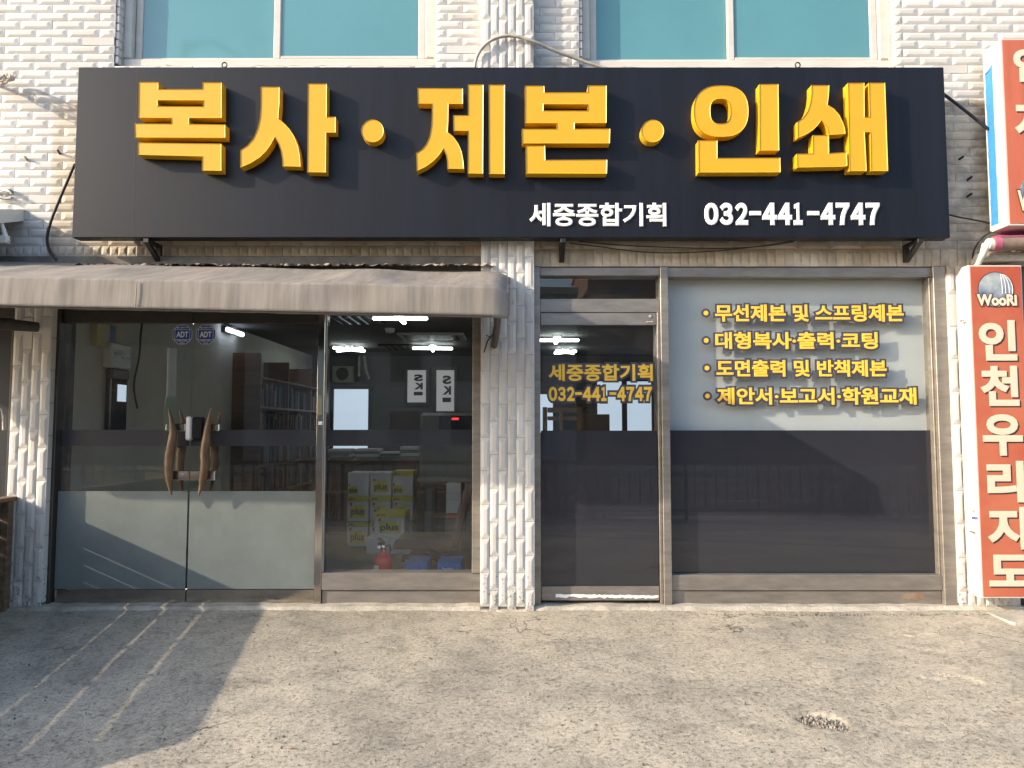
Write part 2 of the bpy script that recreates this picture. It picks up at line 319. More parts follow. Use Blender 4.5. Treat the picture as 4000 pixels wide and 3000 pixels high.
def wloc(o):
    p = Vector((0, 0, 0))
    while o: p += o.location; o = o.parent
    return p
def link(name, me, parent=None, label=None, kind=None):
    o = bpy.data.objects.new(name, me); C.objects.link(o)
    if parent is not None: o.parent = parent; o.location = -wloc(parent)
    if label: o['label'] = label
    if kind: o['kind'] = kind
    return o
def obj(name, mb, m, parent=None, label=None, kind=None): return link(name, mb.mesh(name, M[m] if isinstance(m, str) else m), parent, label, kind)
def thing(name, label, cat, loc=(0, 0, 0), group=None):
    o = bpy.data.objects.new(name, None); C.objects.link(o); o.location = loc; o.empty_display_size = 0.1
    return tag(o, label, cat, group)
def tag(o, label, cat, group=None):
    o['label'] = label; o['category'] = cat
    if group: o['group'] = group
    return o
def bx(x0, x1, y0, y1, z0, z1, b=0.0): return MB().box(x0, x1, y0, y1, z0, z1, b)
def pxbox(mb, px0, py0, px1, py1, Y0, Y1, b=0.0, Y=None):
    """box whose front face covers a pixel rectangle measured on plane Y"""
    Y = Y0 if Y is None else Y
    xm0, z1 = W(px0, py0, Y); xm1, z0 = W(px1, py1, Y)
    pm = (py0+py1)/2
    return mb.box(WX(px0, pm, Y), WX(px1, pm, Y), Y0, Y1, z0, z1, b)
def slab(rect, holes, y0, y1):
    x0, x1, z0, z1 = rect; xs = sorted({x0, x1, *[h[0] for h in holes], *[h[1] for h in holes]}); zs = sorted({z0, z1, *[h[2] for h in holes], *[h[3] for h in holes]})
    xs = [x for x in xs if x0 <= x <= x1]; zs = [z for z in zs if z0 <= z <= z1]
    nx, nz = len(xs)-1, len(zs)-1
    def solid(i, k):
        if i < 0 or k < 0 or i >= nx or k >= nz: return False
        cx, cz = (xs[i]+xs[i+1])/2, (zs[k]+zs[k+1])/2
        return not any(h[0] < cx < h[1] and h[2] < cz < h[3] for h in holes)
    mb = MB()
    for i in range(nx):
        for k in range(nz):
            if not solid(i, k): continue
            a, b, c, d = xs[i], xs[i+1], zs[k], zs[k+1]
            mb.add([(a, y0, c), (b, y0, c), (b, y0, d), (a, y0, d)], [(0, 1, 2, 3)]); mb.add([(a, y1, c), (b, y1, c), (b, y1, d), (a, y1, d)], [(3, 2, 1, 0)])
            if not solid(i-1, k): mb.add([(a, y0, c), (a, y1, c), (a, y1, d), (a, y0, d)], [(3, 2, 1, 0)])
            if not solid(i+1, k): mb.add([(b, y0, c), (b, y1, c), (b, y1, d), (b, y0, d)], [(0, 1, 2, 3)])
            if not solid(i, k-1): mb.add([(a, y0, c), (b, y0, c), (b, y1, c), (a, y1, c)], [(3, 2, 1, 0)])
            if not solid(i, k+1): mb.add([(a, y0, d), (b, y0, d), (b, y1, d), (a, y1, d)], [(0, 1, 2, 3)])
    return mb

# lettering: outlines of the built-in font, thickened, fitted into a rectangle of the place
_tc = {}
def text_data(s, bold):
    if (s, bold) in _tc: return _tc[(s, bold)]
    c = bpy.data.curves.new('lettering', 'FONT'); c.body = s; c.size = 1; c.bevel_depth = bold; c.bevel_resolution = 1; c.resolution_u = 4; c.fill_mode = 'FRONT' if bold == 0 else 'BOTH'
    o = bpy.data.objects.new('lettering', c); C.objects.link(o); bpy.context.view_layer.update()
    me = bpy.data.meshes.new_from_object(o.evaluated_get(bpy.context.evaluated_depsgraph_get()))
    v = np.zeros(len(me.vertices)*3); me.vertices.foreach_get('co', v); v = v.reshape(-1, 3); f = [tuple(p.vertices) for p in me.polygons]
    bpy.data.objects.remove(o); bpy.data.curves.remove(c); bpy.data.meshes.remove(me)
    _tc[(s, bold)] = (v, f); return v, f
def lettering(name, s, rect, y0, y1, m, parent, bold=0.03, grow=0.0, mirror=False, ref=None):
    """rect = x0, z0, x1, z1; grow: extra margin round the same outlines (metres) for a backing"""
    v, f = text_data(s, ref if ref is not None else bold); lo = v.min(0); hi = v.max(0)
    kx, kz = (rect[2]-rect[0])/(hi[0]-lo[0]), (rect[3]-rect[1])/(hi[1]-lo[1])
    if grow: v, f = text_data(s, (ref if ref is not None else bold)+grow/((kx+kz)/2))
    zz = v[:, 2]; t0, t1 = zz.min(), zz.max(); tz = (zz-t0)/max(1e-6, t1-t0)
    X = rect[0]+(v[:, 0]-lo[0])*kx; Z = rect[1]+(v[:, 1]-lo[1])*kz; Y = y1+(y0-y1)*tz
    if mirror: X = rect[0]+rect[2]-X
    mb = MB(); mb.v = list(zip(X, Y, Z)); mb.f = f if not mirror else [tuple(reversed(q)) for q in f]; mb.sm = [False]*len(f)
    return obj(name, mb, m, parent)
def pxrect(px0, py0, px1, py1, Y):
    pm = (py0+py1)/2; pc = (px0+px1)/2
    return (WX(px0, pm, Y), WZ(py1, Y, pc), WX(px1, pm, Y), WZ(py0, Y, pc))

DIG = (('０', 1660, 1785), ('３', 1793, 1910), ('２', 1925, 2040), ('-', 2050, 2150), ('４', 2160, 2289), ('４', 2294, 2419), ('１', 2430, 2509), ('-', 2550, 2652), ('４', 2665, 2792), ('７', 2797, 2917), ('４', 2924, 3052), ('７', 3055, 3177))
def phone(rect, Y0, Y1, m, parent, name, grow=0.0, bold=0.06):
    x0, z0, x1, z1 = rect; k = (x1-x0)/(3177-1660)
    for ch_, a, b in DIG:
        xa, xb = x0+(a-1660)*k, x0+(b-1660)*k
        if ch_ == '-': zc_ = z0+(z1-z0)*0.53; hh_ = (z1-z0)*0.095; obj(name, bx(xa-grow, xb+grow, Y0, Y1, zc_-hh_-grow, zc_+hh_+grow, 0.0 if grow else 0.002), m, parent)
        else: lettering(name, ch_, (xa, z0, xb, z1), Y0, Y1, m, parent, bold=bold, grow=grow)

# ------------------------------------------------------------------ ground
def value_noise(nx, ny, sx, sy, cell, seed):
    rs = np.random.RandomState(seed); gx, gy = int(sx/cell)+3, int(sy/cell)+3; g = rs.rand(gy, gx)
    X = np.linspace(0, sx/cell, nx); Y = np.linspace(0, sy/cell, ny); xi = X.astype(int); yi = Y.astype(int)
    fx = X-xi; fy = Y-yi; fx = fx*fx*(3-2*fx); fy = fy*fy*(3-2*fy)
    a = g[np.ix_(yi, xi)]; b = g[np.ix_(yi, xi+1)]; c = g[np.ix_(yi+1, xi)]; d = g[np.ix_(yi+1, xi+1)]
    return (a*(1-fx)+b*fx)*(1-fy)[:, None]+(c*(1-fx)+d*fx)*fy[:, None]
gx0, gx1, gy0, gy1 = -5.4, 5.4, -4.9, 0.12; nx, ny = 720, 340
xs = np.linspace(gx0, gx1, nx); ys = np.linspace(gy0, gy1, ny); XX, YY = np.meshgrid(xs, ys)
ZZ = SLOPE*np.minimum(YY, 0.0)
for cell, amp, sd in ((1.1, 0.010, 1), (0.35, 0.005, 2), (0.12, 0.0025, 3), (0.05, 0.0016, 4), (0.032, 0.0012, 5)):
    ZZ += amp*(value_noise(nx, ny, gx1-gx0, gy1-gy0, cell, sd)-0.5)
wobx = value_noise(nx, ny, gx1-gx0, gy1-gy0, 0.06, 11)-0.5; peb = value_noise(nx, ny, gx1-gx0, gy1-gy0, 0.03, 12)
for (px, py), rx, ry, dep, rot in (((3220, 2815), 0.115, 0.080, 0.020, -0.5), ((3715, 2650), 0.17, 0.08, 0.008, -0.1), ((3590, 2530), 0.11, 0.04, 0.007, -0.4), ((3510, 2480), 0.08, 0.03, 0.006, 0.2), ((2900, 2440), 0.14, 0.05, 0.004, -0.4)):
    p = G(px, py); dx, dy = XX-p.x, YY-p.y; u = (dx*math.cos(rot)+dy*math.sin(rot))/rx; v = (-dx*math.sin(rot)+dy*math.cos(rot))/ry
    d = np.sqrt(u*u+v*v)+0.55*wobx; k = np.clip((1.0-d)/0.16, 0, 1); ZZ -= k*(dep+0.010*(peb-0.5))
ZZ -= 0.004
gm = bpy.data.meshes.new('pavement'); nv = nx*ny; gm.vertices.add(nv); gm.vertices.foreach_set('co', np.stack([XX, YY, ZZ], -1).astype(np.float32).ravel())
ii = (np.arange(ny-1)[:, None]*nx+np.arange(nx-1)[None, :]).ravel(); q = np.stack([ii, ii+1, ii+nx+1, ii+nx], -1).astype(np.int32)
gm.loops.add(q.size); gm.loops.foreach_set('vertex_index', q.ravel()); gm.polygons.add(len(q)); gm.polygons.foreach_set('loop_start', np.arange(0, q.size, 4, dtype=np.int32)); gm.polygons.foreach_set('use_smooth', np.ones(len(q), bool)); gm.update(calc_edges=True)
gm.materials.append(M['ground']); link('pavement', gm, kind='structure')
def sheet(name, x0, x1, y0, y1, z0, z1, m):       # z0 at y0, z1 at y1
    mb = MB().add([(x0, y0, z0), (x1, y0, z0), (x1, y1, z1), (x0, y1, z1)], [(0, 1, 2, 3)]); return obj(name, mb, m, kind='structure')
S = SLOPE
sheet('ground', -250, 250, -250, 250, -0.62, -0.62, 'earth')
sheet('sidewalk', -40, 40, -7.0, -4.88, -7.0*S-0.004, -4.88*S-0.004, 'paver')
sheet('sidewalk', -40, -5.38, -4.88, 0.1, -4.88*S-0.008, -0.008, 'paver'); sheet('sidewalk', 5.38, 40, -4.88, 0.1, -4.88*S-0.008, -0.008, 'paver')
obj('kerb', bx(-40, 40, -7.15, -7.0, -0.6, -7.0*S+0.004, 0.01), 'concrete', kind='structure')
sheet('road', -60, 60, -21, -7.15, -0.41, -0.41, 'asphalt')
for y, mt in ((-8.0, 'roadpaint'), (-14.2, 'yellowpaint'), (-14.5, 'yellowpaint'), (-20.2, 'roadpaint')): sheet('road_line', -60, 60, y-0.06, y+0.06, -0.405, -0.405, mt)
for y in (-11, -17.4):
    for k in range(-5, 6): sheet('road_line', k*6-1.5, k*6+1.5, y-0.06, y+0.06, -0.405, -0.405, 'roadpaint')
obj('kerb', bx(-60, 60, -24, -21, -0.6, -0.28, 0.01), 'concrete', kind='structure')

# ------------------------------------------------------------------ building shell
YP, YL, YG = -0.087, -0.03, 0.062          # centre pillar face, side pillar faces, shop glass
bld = thing('building', 'white relief-tiled shop building with teal upstairs windows behind the yellow-lettered sign', 'building', (0, 0.3, 0))
xL0, xL1 = WX(35, 1800, YL), WX(184, 1800, YL)          # left pillar
xC0, xC1 = WX(1880, 1500, YP), WX(2085, 1500, YP)       # centre pillar
xR0 = WX(3722, 1700, YL); xR1 = xR0+0.42                # right pillar
xA0, xA1 = xL1, xC0-0.002; xB0, xB1 = xC1+0.002, xR0    # the two shop fronts
zA = WZ(1205, 0.0); zB = WZ(1043, 0.0)                  # heads of the shop openings
ZT = 5.2
uw = [(WX(452, 120, 0), WX(1703, 150, 0), WZ(258, 0), 4.95), (WX(2262, 150, 0), WX(3495, 150, 0), WZ(264, 0), 4.95)]
zAw = WZ(1012, 0.0)
holes = [(xA0, xA1, -0.5, zA), (xB0, xB1, -0.5, zB), (-5.6, xL0, -0.5, 2.1), (xR1, 5.6, -0.5, 2.1)]+uw
wall = obj('facade_wall', slab((-6.2, 6.2, -0.3, ZT), holes, 0.0, 0.24), 'mortar', bld)
pil = []
for a, b, y, zt in ((xC0, xC1, YP, ZT), (xL0, xL1, YL, WZ(1010, 0)), (xR0, xR1, YL, WZ(1043, 0))):
    pil.append(obj('pillar', bx(a, b, y+0.001, 0.0 if y != YP else 0.0, -0.2, zt), 'mortar', bld))
# side returns of the openings in the same white render
TL, TW, PITL, PITW = 0.2278, 0.0599, 0.2295, 0.0614
def tile_mesh(L, Wd, plain=False, e0=True, e1=True):
    hx, hw = L/2, Wd/2; b, h = 0.0055, 0.0125
    if plain: return MB().box(-hx, hx, -0.009, 0.004, -hw, hw, 0.0015)
    mb = MB(); s = 0.40                               # the raised strip is s*half-width
    r = min(0.034, L*0.35)
    def hgt(v): return b+(h-b)*min(1.0, max(0.0, (hw-abs(v))/(hw*(1-s))))
    def end(sgn, on):
        if not on: return [(sgn*hx, v) for v in (-hw, -hw*s, hw*s, hw)]
        return [(sgn*hx, -hw), (sgn*(hx-r*0.55), -hw*0.80), (sgn*(hx-r*0.92), -hw*0.5), (sgn*(hx-r), -hw*s*0.9), (sgn*(hx-r), hw*s*0.9), (sgn*(hx-r*0.92), hw*0.5), (sgn*(hx-r*0.55), hw*0.80), (sgn*hx, hw)]
    A, B = end(-1, e0), end(1, e1)
    va = [(x, -hgt(z), z) for x, z in A]; vb = [(x, -hgt(z), z) for x, z in B]
    na, nb = len(va), len(vb); v = va+vb; f = []
    if na == nb:
        for i in range(na-1): f.append((i, na+i, na+i+1, i+1))
    else:
        f.append(tuple(list(range(na))[::-1]+[na+i for i in range(nb)]))
    if e0: f.append(tuple(range(na)))
    if e1: f.append(tuple(reversed(range(na, na+nb))))
    # skirt down to the wall
    o = len(v); v += [(-hx, 0.004, -hw), (hx, 0.004, -hw), (hx, 0.004, hw), (-hx, 0.004, hw)]
    i0, i1 = 0, na-1; j0, j1 = na, na+nb-1
    f += [(i0, o, o+1, j0), (j1, o+2, o+3, i1), (i1, o+3, o, i0), (j0, o+1, o+2, j1)]
    return mb.add(v, f)
_tm = {}
def tmesh(L, Wd, plain):
    k = (round(L, 2), round(Wd, 3), plain)
    if k not in _tm: _tm[k] = tile_mesh(k[0]-0.0005, k[1], plain).mesh('tile', M['tile'])
    return _tm[k]
def in_view(x, y, z, mg=60):
    d = (x, y-CAM_Y, z-CAM_Z); zc = d[1]*cp+d[2]*sp
    u = 2000+FPX*d[0]/zc; v = 1500-FPX*(d[2]*cp-d[1]*sp)/zc
    return -mg < u < 4000+mg and -mg < v < 3000+mg
stuff_mb = {}
def put_tile(name, parent, cx, cz, L, Wd, Y, vert, plain, hide=None):
    if L < 0.02 or Wd < 0.015: return
    jx = random.uniform(-0.0008, 0.0008); rot = random.gauss(0, 0.004); jy = random.uniform(-0.001, 0.0015)
    if in_view(cx, Y, cz) and not (hide and hide(cx, cz)):
        o = bpy.data.objects.new(name, tmesh(L, Wd, plain)); C.objects.link(o); o.parent = parent
        o.location = (cx+jx, Y+jy, cz); o.rotation_euler = (random.gauss(0, 0.004), (math.pi/2 if vert else 0)+rot, 0)
        k = (L-0.0005)/max(0.01, round(L, 2)-0.0005); o.scale = (k, 1, Wd/round(Wd, 3))
    else:
        mb = stuff_mb.setdefault((name, parent), MB()); t = tile_mesh(L, Wd, plain); ca, sa = (0, 1) if vert else (1, 0)
        mb.add([(cx+x*ca+z*sa, Y+y, cz-x*sa+z*ca) for x, y, z in t.v], t.f)
def rows(name, parent, x0, x1, z0, z1, Y, ztop_phase, phase=0.0, hide=None, plainp=0.03):
    k0 = math.floor((z0-ztop_phase)/PITW)
    k = k0
    while True:
        za = ztop_phase+k*PITW; zb = za+TW; k += 1
        if za > z1-0.012: break
        a, b = max(za, z0), min(zb, z1)
        if b-a < 0.015: continue
        off = phase+(0.5*PITL if k % 2 else 0.0)+random.uniform(-0.004, 0.004)
        i = math.floor((x0-off)/PITL)
        while True:
            xa = off+i*PITL; xb = xa+TL; i += 1
            if xa > x1-0.015: break
            l, r_ = max(xa, x0), min(xb, x1)
            if r_-l > 0.02: put_tile(name, parent, (l+r_)/2, (a+b)/2, r_-l, b-a, Y, False, random.random() < plainp, hide)
def cols(name, parent, x0, x1, z0, z1, Y, phase=0.0, pit=PITW, wd=TW, plainp=0.03, hide=None, stagger=True):
    n_ = max(1, round((x1-x0)/pit)); pw = (x1-x0)/n_
    for c in range(n_):
        cx = x0+(c+0.5)*pw; off = phase+(0.5*PITL if (c % 2 and stagger) else 0)+random.uniform(-0.005, 0.005)
        i = math.floor((z0-off)/PITL)
        while True:
            za = off+i*PITL; zb = za+TL; i += 1
            if za > z1-0.02: break
            a, b = max(za, z0), min(zb, z1)
            if b-a > 0.02: put_tile(name, parent, cx, (a+b)/2, b-a, pw-(pit-wd), Y, True, random.random() < plainp, hide)
YS = -0.225                               # front of the fascia sign
zl0, zl1 = WZ(1003, 0), WZ(961, 0)        # soldier course over the left front
zr0, zr1 = WZ(1041, 0), WZ(974, 0)        # and over the right front
sgx0, sgx1, sgz0, sgz1 = WX(293, 600, YS), WX(3700, 600, YS), WZ(928, YS), WZ(262, YS)
hidden = lambda x, z: (sgx0+0.35 < x < sgx1-0.15 and 2.72 < z < 3.60)
ph = WX(1065-1000+52/2.212-65, 80, 0)
for (x0_, x1_, zt_, zb_, pz, pp) in ((-6.2, uw[0][0], ZT, zl1+0.002, zl1+0.002, ph), (uw[0][0]+0.001, uw[0][1]-0.001, uw[0][2]-0.003, zl1+0.002, zl1+0.002, ph), (uw[0][1], xC0, ZT, zl1+0.002, zl1+0.002, ph),
        (xC1, uw[1][0], ZT, zr1+0.002, zr1+0.002, ph+0.1), (uw[1][0]+0.001, uw[1][1]-0.001, uw[1][2]-0.003, zr1+0.002, zr1+0.002, ph+0.1), (uw[1][1], 6.2, ZT, zr1+0.002, zr1+0.002, ph+0.1)):
    rows('tile', wall, x0_, x1_, zb_, zt_, 0.0, pz, pp, hidden, 0.02)
cols('soldier_tile', wall, -6.2, xC0-0.002, zl0, zl1, 0.0, zl0-0.14, stagger=False, plainp=0.02)
cols('soldier_tile', wall, xC1+0.002, 6.2, zr0, zr1, 0.0, zr0-0.008, stagger=False, plainp=0.02)
cols('upright_tile', pil[0], xC0, xC1, 0.0, ZT, YP, 0.02, hide=lambda x, z: 2.72 < z < 3.60)
cols('upright_tile', pil[1], xL0, xL1, 0.0, WZ(1010, 0), YL, 0.06)
cols('upright_tile', pil[2], xR0, xR1, 0.0, zr0-0.003, YL, 0.11)
for (nm, par), mb in stuff_mb.items(): obj(nm, mb, 'tile', par, kind='stuff')
# tile edges on the pillar flanks and window reveals
rv = MB()
for x, y0_, z0_, z1_ in ((xC0, YP, 0, ZT), (xC1, YP, 0, ZT)):
    k = 0; z = z0_+0.03
    while z < z1_-0.05:
        rv.box(x-0.004, x+0.004, y0_-0.005, -0.002, z, z+0.226, 0.002); z += 0.2295
for x in (xL1, xR0):
    z = 0.03
    while z < zr0-0.2: rv.box(x-0.004, x+0.004, YL-0.004, 0.03, z, z+0.226, 0.002); z += 0.2295
obj('edge_tile', rv, 'tile', bld, kind='stuff')
# pale window sills of rough cement along the foot of the shop fronts
foot = MB(); random.seed(3)
def rough_strip(mb, x0, x1, y0, y1, z0, z1, step=0.04, jig=0.012, apron=-0.01):
    n_ = max(2, int((x1-x0)/step)); v = []; f = []
    for i in range(n_+1):
        x = x0+(x1-x0)*i/n_; j = random.uniform(-jig, jig); k = random.uniform(-0.004, 0.004)
        v += [(x, y0+j-apron, z0), (x, y0+j, z1-0.004+k), (x, y1, z1+k), (x, y1, z0)]
    for i in range(n_):
        o = i*4; f += [(o, o+4, o+5, o+1), (o+1, o+5, o+6, o+2), (o+2, o+6, o+7, o+3)]
    return mb.add(v, f)
rough_strip(foot, xA0-0.05, xA1, -0.055, 0.10, -0.06, 0.014, 0.09, 0.006, 0.12); rough_strip(foot, xB0, xR1, -0.060, 0.10, -0.06, 0.016, 0.09, 0.006, 0.12)
rough_strip(foot, xC0, xC1, YP-0.02, YP+0.02, -0.05, 0.004, 0.05, 0.008, 0.02); rough_strip(foot, xL0-0.03, xL1, YL-0.05, YL+0.02, -0.05, 0.006, 0.08, 0.006, 0.05)
obj('cement_footing', foot, 'concrete', bld)
obj('concrete_ramp', MB().prism([(WX(3862, 2420, -0.25), -0.05), (WX(3862, 2420, -0.25)+0.06, -0.004), (6.0, 0.012), (6.0, -0.05)], -0.42, -0.15), 'concrete', bld)

# upstairs windows
for k, (a, b, z0, z1) in enumerate(uw):
    zf = z0+0.004
    fr = MB(); t = 0.075; Yf = 0.055
    fr.box(a+0.024, b-0.002, Yf, 0.16, zf, zf+0.085, 0.012); fr.box(a+0.024, a+0.085, Yf, 0.16, zf+0.086, z1-0.002, 0.01); fr.box(b-0.085, b-0.002, Yf, 0.16, zf+0.086, z1-0.002, 0.01); fr.box(a+0.086, b-0.086, Yf, 0.16, z1-0.085, z1-0.002, 0.01)
    win = obj('window', fr, 'upvc', bld)
    mid = WX(1092 if k == 0 else 2855, 120, 0.1)
    for j, (x0, x1, yy) in enumerate(((a+0.087, mid+0.035, 0.105), (mid-0.035, b-0.087, 0.075))):
        sa = MB(); s_ = 0.052
        zz0, zz1 = zf+0.052 if j == 0 else zf+0.07, z1-0.087
        zz0 = zf+0.087
        sa.box(x0, x0+s_, yy, yy+0.028, zz0, zz1, 0.006); sa.box(x1-s_, x1, yy, yy+0.028, zz0, zz1, 0.006); sa.box(x0+s_+0.001, x1-s_-0.001, yy, yy+0.028, zz0, zz0+0.028, 0.006); sa.box(x0+s_+0.001, x1-s_-0.001, yy, yy+0.028, zz1-s_, zz1, 0.006)
        obj('sash', sa, 'upvc', win); obj('pane', bx(x0+s_-0.004, x1-s_+0.004, yy+0.011, yy+0.017, zz0+0.022, zz1-s_+0.006), 'teal', win)
    ck = MB(); rough_strip(ck, a+0.02, b+0.03, 0.0, 0.06, z0-0.03, z0+0.006, 0.05, 0.008)
    ck.box(a+0.001, a+0.03, 0.051, 0.07, z0+0.007, z1-0.01); ck.box(b-0.02, b-0.0005, 0.040, 0.054, z0+0.007, z1-0.01)
    obj('sealant', ck, 'caulk', win)
    rvl = MB(); z = z0+0.01
    for sx_ in (a, b):
        z = z0+0.02
        while z < z1-0.06:
            rvl.box(sx_-0.003, sx_+0.026 if sx_ == a else sx_+0.003, 0.002, 0.05+random.uniform(-0.004, 0.006), z, z+0.058, 0.006)
            z += 0.0614
    obj('reveal_tile', rvl, 'tile', win, kind='stuff')

# ------------------------------------------------------------------ left shop front: glass double door and window
def frame_px(mb, px0, py0, px1, py1, Y0, Y1, b=0.004): return pxbox(mb, px0, py0, px1, py1, Y0, Y1, b)
zsill = 0.02
def vbar(mb, pxt, pyt, pxb, pyb, wl, wr, Y0, Y1, b=0.004):
    """upright bar, x taken as the mean of two measured points"""
    x = (WX(pxt, pyt, Y0)+WX(pxb, pyb, Y0))/2; mb.box(x+wl, x+wr, Y0, Y1, zsill-0.01, WZ(pyt, Y0), b)
dj = MB()
xdl = WX(232, 1800, YG); xdm = WX(743, 1800, YG); xdr = WX(1238, 1800, YG); xw0 = WX(1268, 1800, YG); xw1 = WX(1846, 1800, YG)
zt0, zt1 = WZ(1262, YG), zA-0.001
dj.box(xA0+0.001, xdl-0.004, 0.012, 0.16, zsill-0.01, zA-0.001, 0.004)
dj.box(xdl-0.003, xdr, 0.03, 0.15, WZ(1212, 0.03), zA-0.001, 0.004)
door = obj('entrance_door', dj, 'alu_dark', bld)
ps = MB(); ps.box(xdr+0.004, xw0, 0.018, 0.15, zsill-0.01, zA-0.001, 0.003); obj('door_post', ps, 'steel', door)
lk = MB(); pxbox(lk, 1241, 1542, 1260, 1622, 0.004, 0.0175, 0.004); obj('card_reader', lk, 'machine', door); lk = MB(); pxbox(lk, 1243, 1646, 1259, 1660, 0.012, 0.0176, 0.001); obj('label_plate', lk, 'white_print', door)
zdb = WZ(2352, YG); zdr = WZ(2300, YG)
for (a, b) in ((xdl, xdm-0.003), (xdm+0.003, xdr+0.002)):
    obj('bottom_rail', bx(a, b, YG-0.016, YG+0.026, zdb, zdr, 0.003), 'steel', door)
    obj('top_rail', bx(a, b, YG-0.016, YG+0.026, zt0, WZ(1213, YG), 0.003), 'alu_dark', door)
    obj('glass_leaf', bx(a+0.001, b-0.001, YG-0.005, YG+0.005, zdr-0.004, zt0+0.004), 'glass', door)
    obj('frosted_film', bx(a+0.004, b-0.004, YG-0.0085, YG-0.0065, zdr+0.001, WZ(1918, YG)), 'frost', door)
    obj('dark_stripe', bx(a+0.004, b-0.004, YG-0.0085, YG-0.0065, WZ(1742, YG), WZ(1679, YG)), 'navy_film', door)
    obj('floor_pivot', bx(b-0.14 if a < xdm-0.5 else a+0.06, b-0.02 if a < xdm-0.5 else a+0.15, YG-0.01, YG+0.02, 0.012, zdb-0.002, 0.004), 'concrete', door)
def antler(pts, Y, back=0.0):
    P = []; rr = []
    for zx, zy, r in pts:
        x, z = W(zx/2.212, 1500+zy/2.212, Y); P.append((x, (Y if not back else back)+0.012*math.sin(zy/180.0), z)); rr.append(r/2.212*2.15e-3)
    # resample
    Q = []; Rr = []
    for i in range(len(P)-1):
        for k in range(3):
            t = k/3; Q.append(Vector(P[i]).lerp(Vector(P[i+1]), t)); Rr.append(rr[i]*(1-t)+rr[i+1]*t)
    Q.append(Vector(P[-1])); Rr.append(rr[-1]); return MB().tube(Q, Rr, 10)
HL = [(1452, 208, 3), (1462, 260, 11), (1476, 320, 17), (1490, 400, 23), (1483, 510, 31), (1468, 610, 33), (1463, 720, 30), (1468, 830, 24), (1478, 900, 15), (1490, 960, 4)]
HR = [(1818, 212, 3), (1810, 260, 10), (1798, 320, 16), (1786, 400, 22), (1776, 510, 30), (1768, 610, 30), (1776, 700, 31), (1762, 800, 26), (1742, 890, 15), (1722, 966, 4)]
obj('antler_handle', antler(HL, -0.02), 'antler', door); obj('antler_handle', antler(HR, -0.02), 'antler', door)
obj('antler_handle', antler(HL, -0.02, YG+0.082), 'antler', door); obj('antler_handle', antler(HR, -0.02, YG+0.082), 'antler', door)
for pa, pb in ((646, 722), (790, 855)): lk = MB(); pxbox(lk, pa, 1655, pb, 1685, 0.028, YG-0.006, 0.006); obj('lock_plate', lk, 'chrome', door)
lk = MB(); pxbox(lk, 668, 1838, 737, 1876, 0.012, YG-0.006, 0.005); pxbox(lk, 739, 1838, 838, 1877, 0.012, YG-0.006, 0.005); x, z = W(709, 1856, 0.01); lk.disc(x, z, 0.011, 0.004, 0.012); obj('cylinder_lock', lk, 'chrome', door)
lk = MB(); pxbox(lk, 748, 1629, 791, 1717, 0.008, YG-0.006, 0.010); obj('keypad_lock', lk, 'plastic_black', door, label='black digital keypad lock'); lk = MB(); pxbox(lk, 723, 1627, 746, 1720, 0.004, YG-0.006, 0.010); obj('lock_bolt_case', lk, 'plastic_white', door, label='white lock case beside the keypad')
for cx in (713, 804):
    x, z = W(cx, 1307, YG-0.006); r = 0.0755
    oc = lambda r_: [(x+r_*math.cos(math.pi/8+k*math.pi/4), z+r_*math.sin(math.pi/8+k*math.pi/4)) for k in range(8)]
    obj('sticker', MB().prism(oc(r), YG-0.0075, YG-0.006), 'white_print', door); obj('sticker', MB().prism(oc(r-0.004), YG-0.0085, YG-0.0078), 'adt', door)
    fr_ = MB(); y0_, y1_ = YG-0.0092, YG-0.0087
    fr_.box(x-0.055, x+0.055, y0_, y1_, z+0.034, z+0.037); fr_.box(x-0.055, x+0.055, y0_, y1_, z-0.037, z-0.034); fr_.box(x-0.055, x-0.052, y0_, y1_, z-0.034, z+0.034); fr_.box(x+0.052, x+0.055, y0_, y1_, z-0.034, z+0.034)
    obj('sticker_border', fr_, 'white_print', door)
    for s_, rc, bo in (('ADT', (x-0.043, z-0.020, x+0.043, z+0.022), 0.035), ('1588-6400', (x-0.038, z-0.050, x+0.038, z-0.040), 0.02), ('캡스경비구역', (x-0.04, z+0.044, x+0.04, z+0.056), 0.02), ('고객센터', (x-0.018, z-0.064, x+0.018, z-0.056), 0.02)):
        lettering('sticker_lettering', s_, rc, YG-0.0097, YG-0.0088, 'white_print', door, bold=bo)
# window beside it
sw = MB()
zs0 = WZ(2238, 0.03)
sw.box(xw0+0.002, xA1-0.002, 0.02, 0.15, WZ(2306, 0.02)+0.001, zs0, 0.003); sw.box(xw0+0.002, xA1-0.002, 0.034, 0.15, zsill-0.01, WZ(2306, 0.02)-0.002, 0.003); sw.box(xw1, xA1-0.002, 0.012, 0.15, zs0+0.001, zA-0.002, 0.003); sw.box(xw0+0.001, xw1-0.001, 0.03, 0.15, zA-0.03, zA-0.002, 0.003)
swl = obj('shop_window', sw, 'alu', bld)
gb = bx(xw0+0.001, xw1-0.001, YG-0.003, YG+0.005, zs0-0.004, zA-0.028); obj('pane', gb, 'glass', swl)
obj('dark_stripe', bx(xw0+0.003, xw1-0.002, YG-0.0065, YG-0.0045, WZ(1742, YG), WZ(1679, YG)), 'navy_film', swl)
gk = MB(); gk.box(xw0+0.001, xw0+0.008, 0.035, YG-0.004, zs0, zA-0.03); obj('sealant_bead', gk, 'upvc', swl)

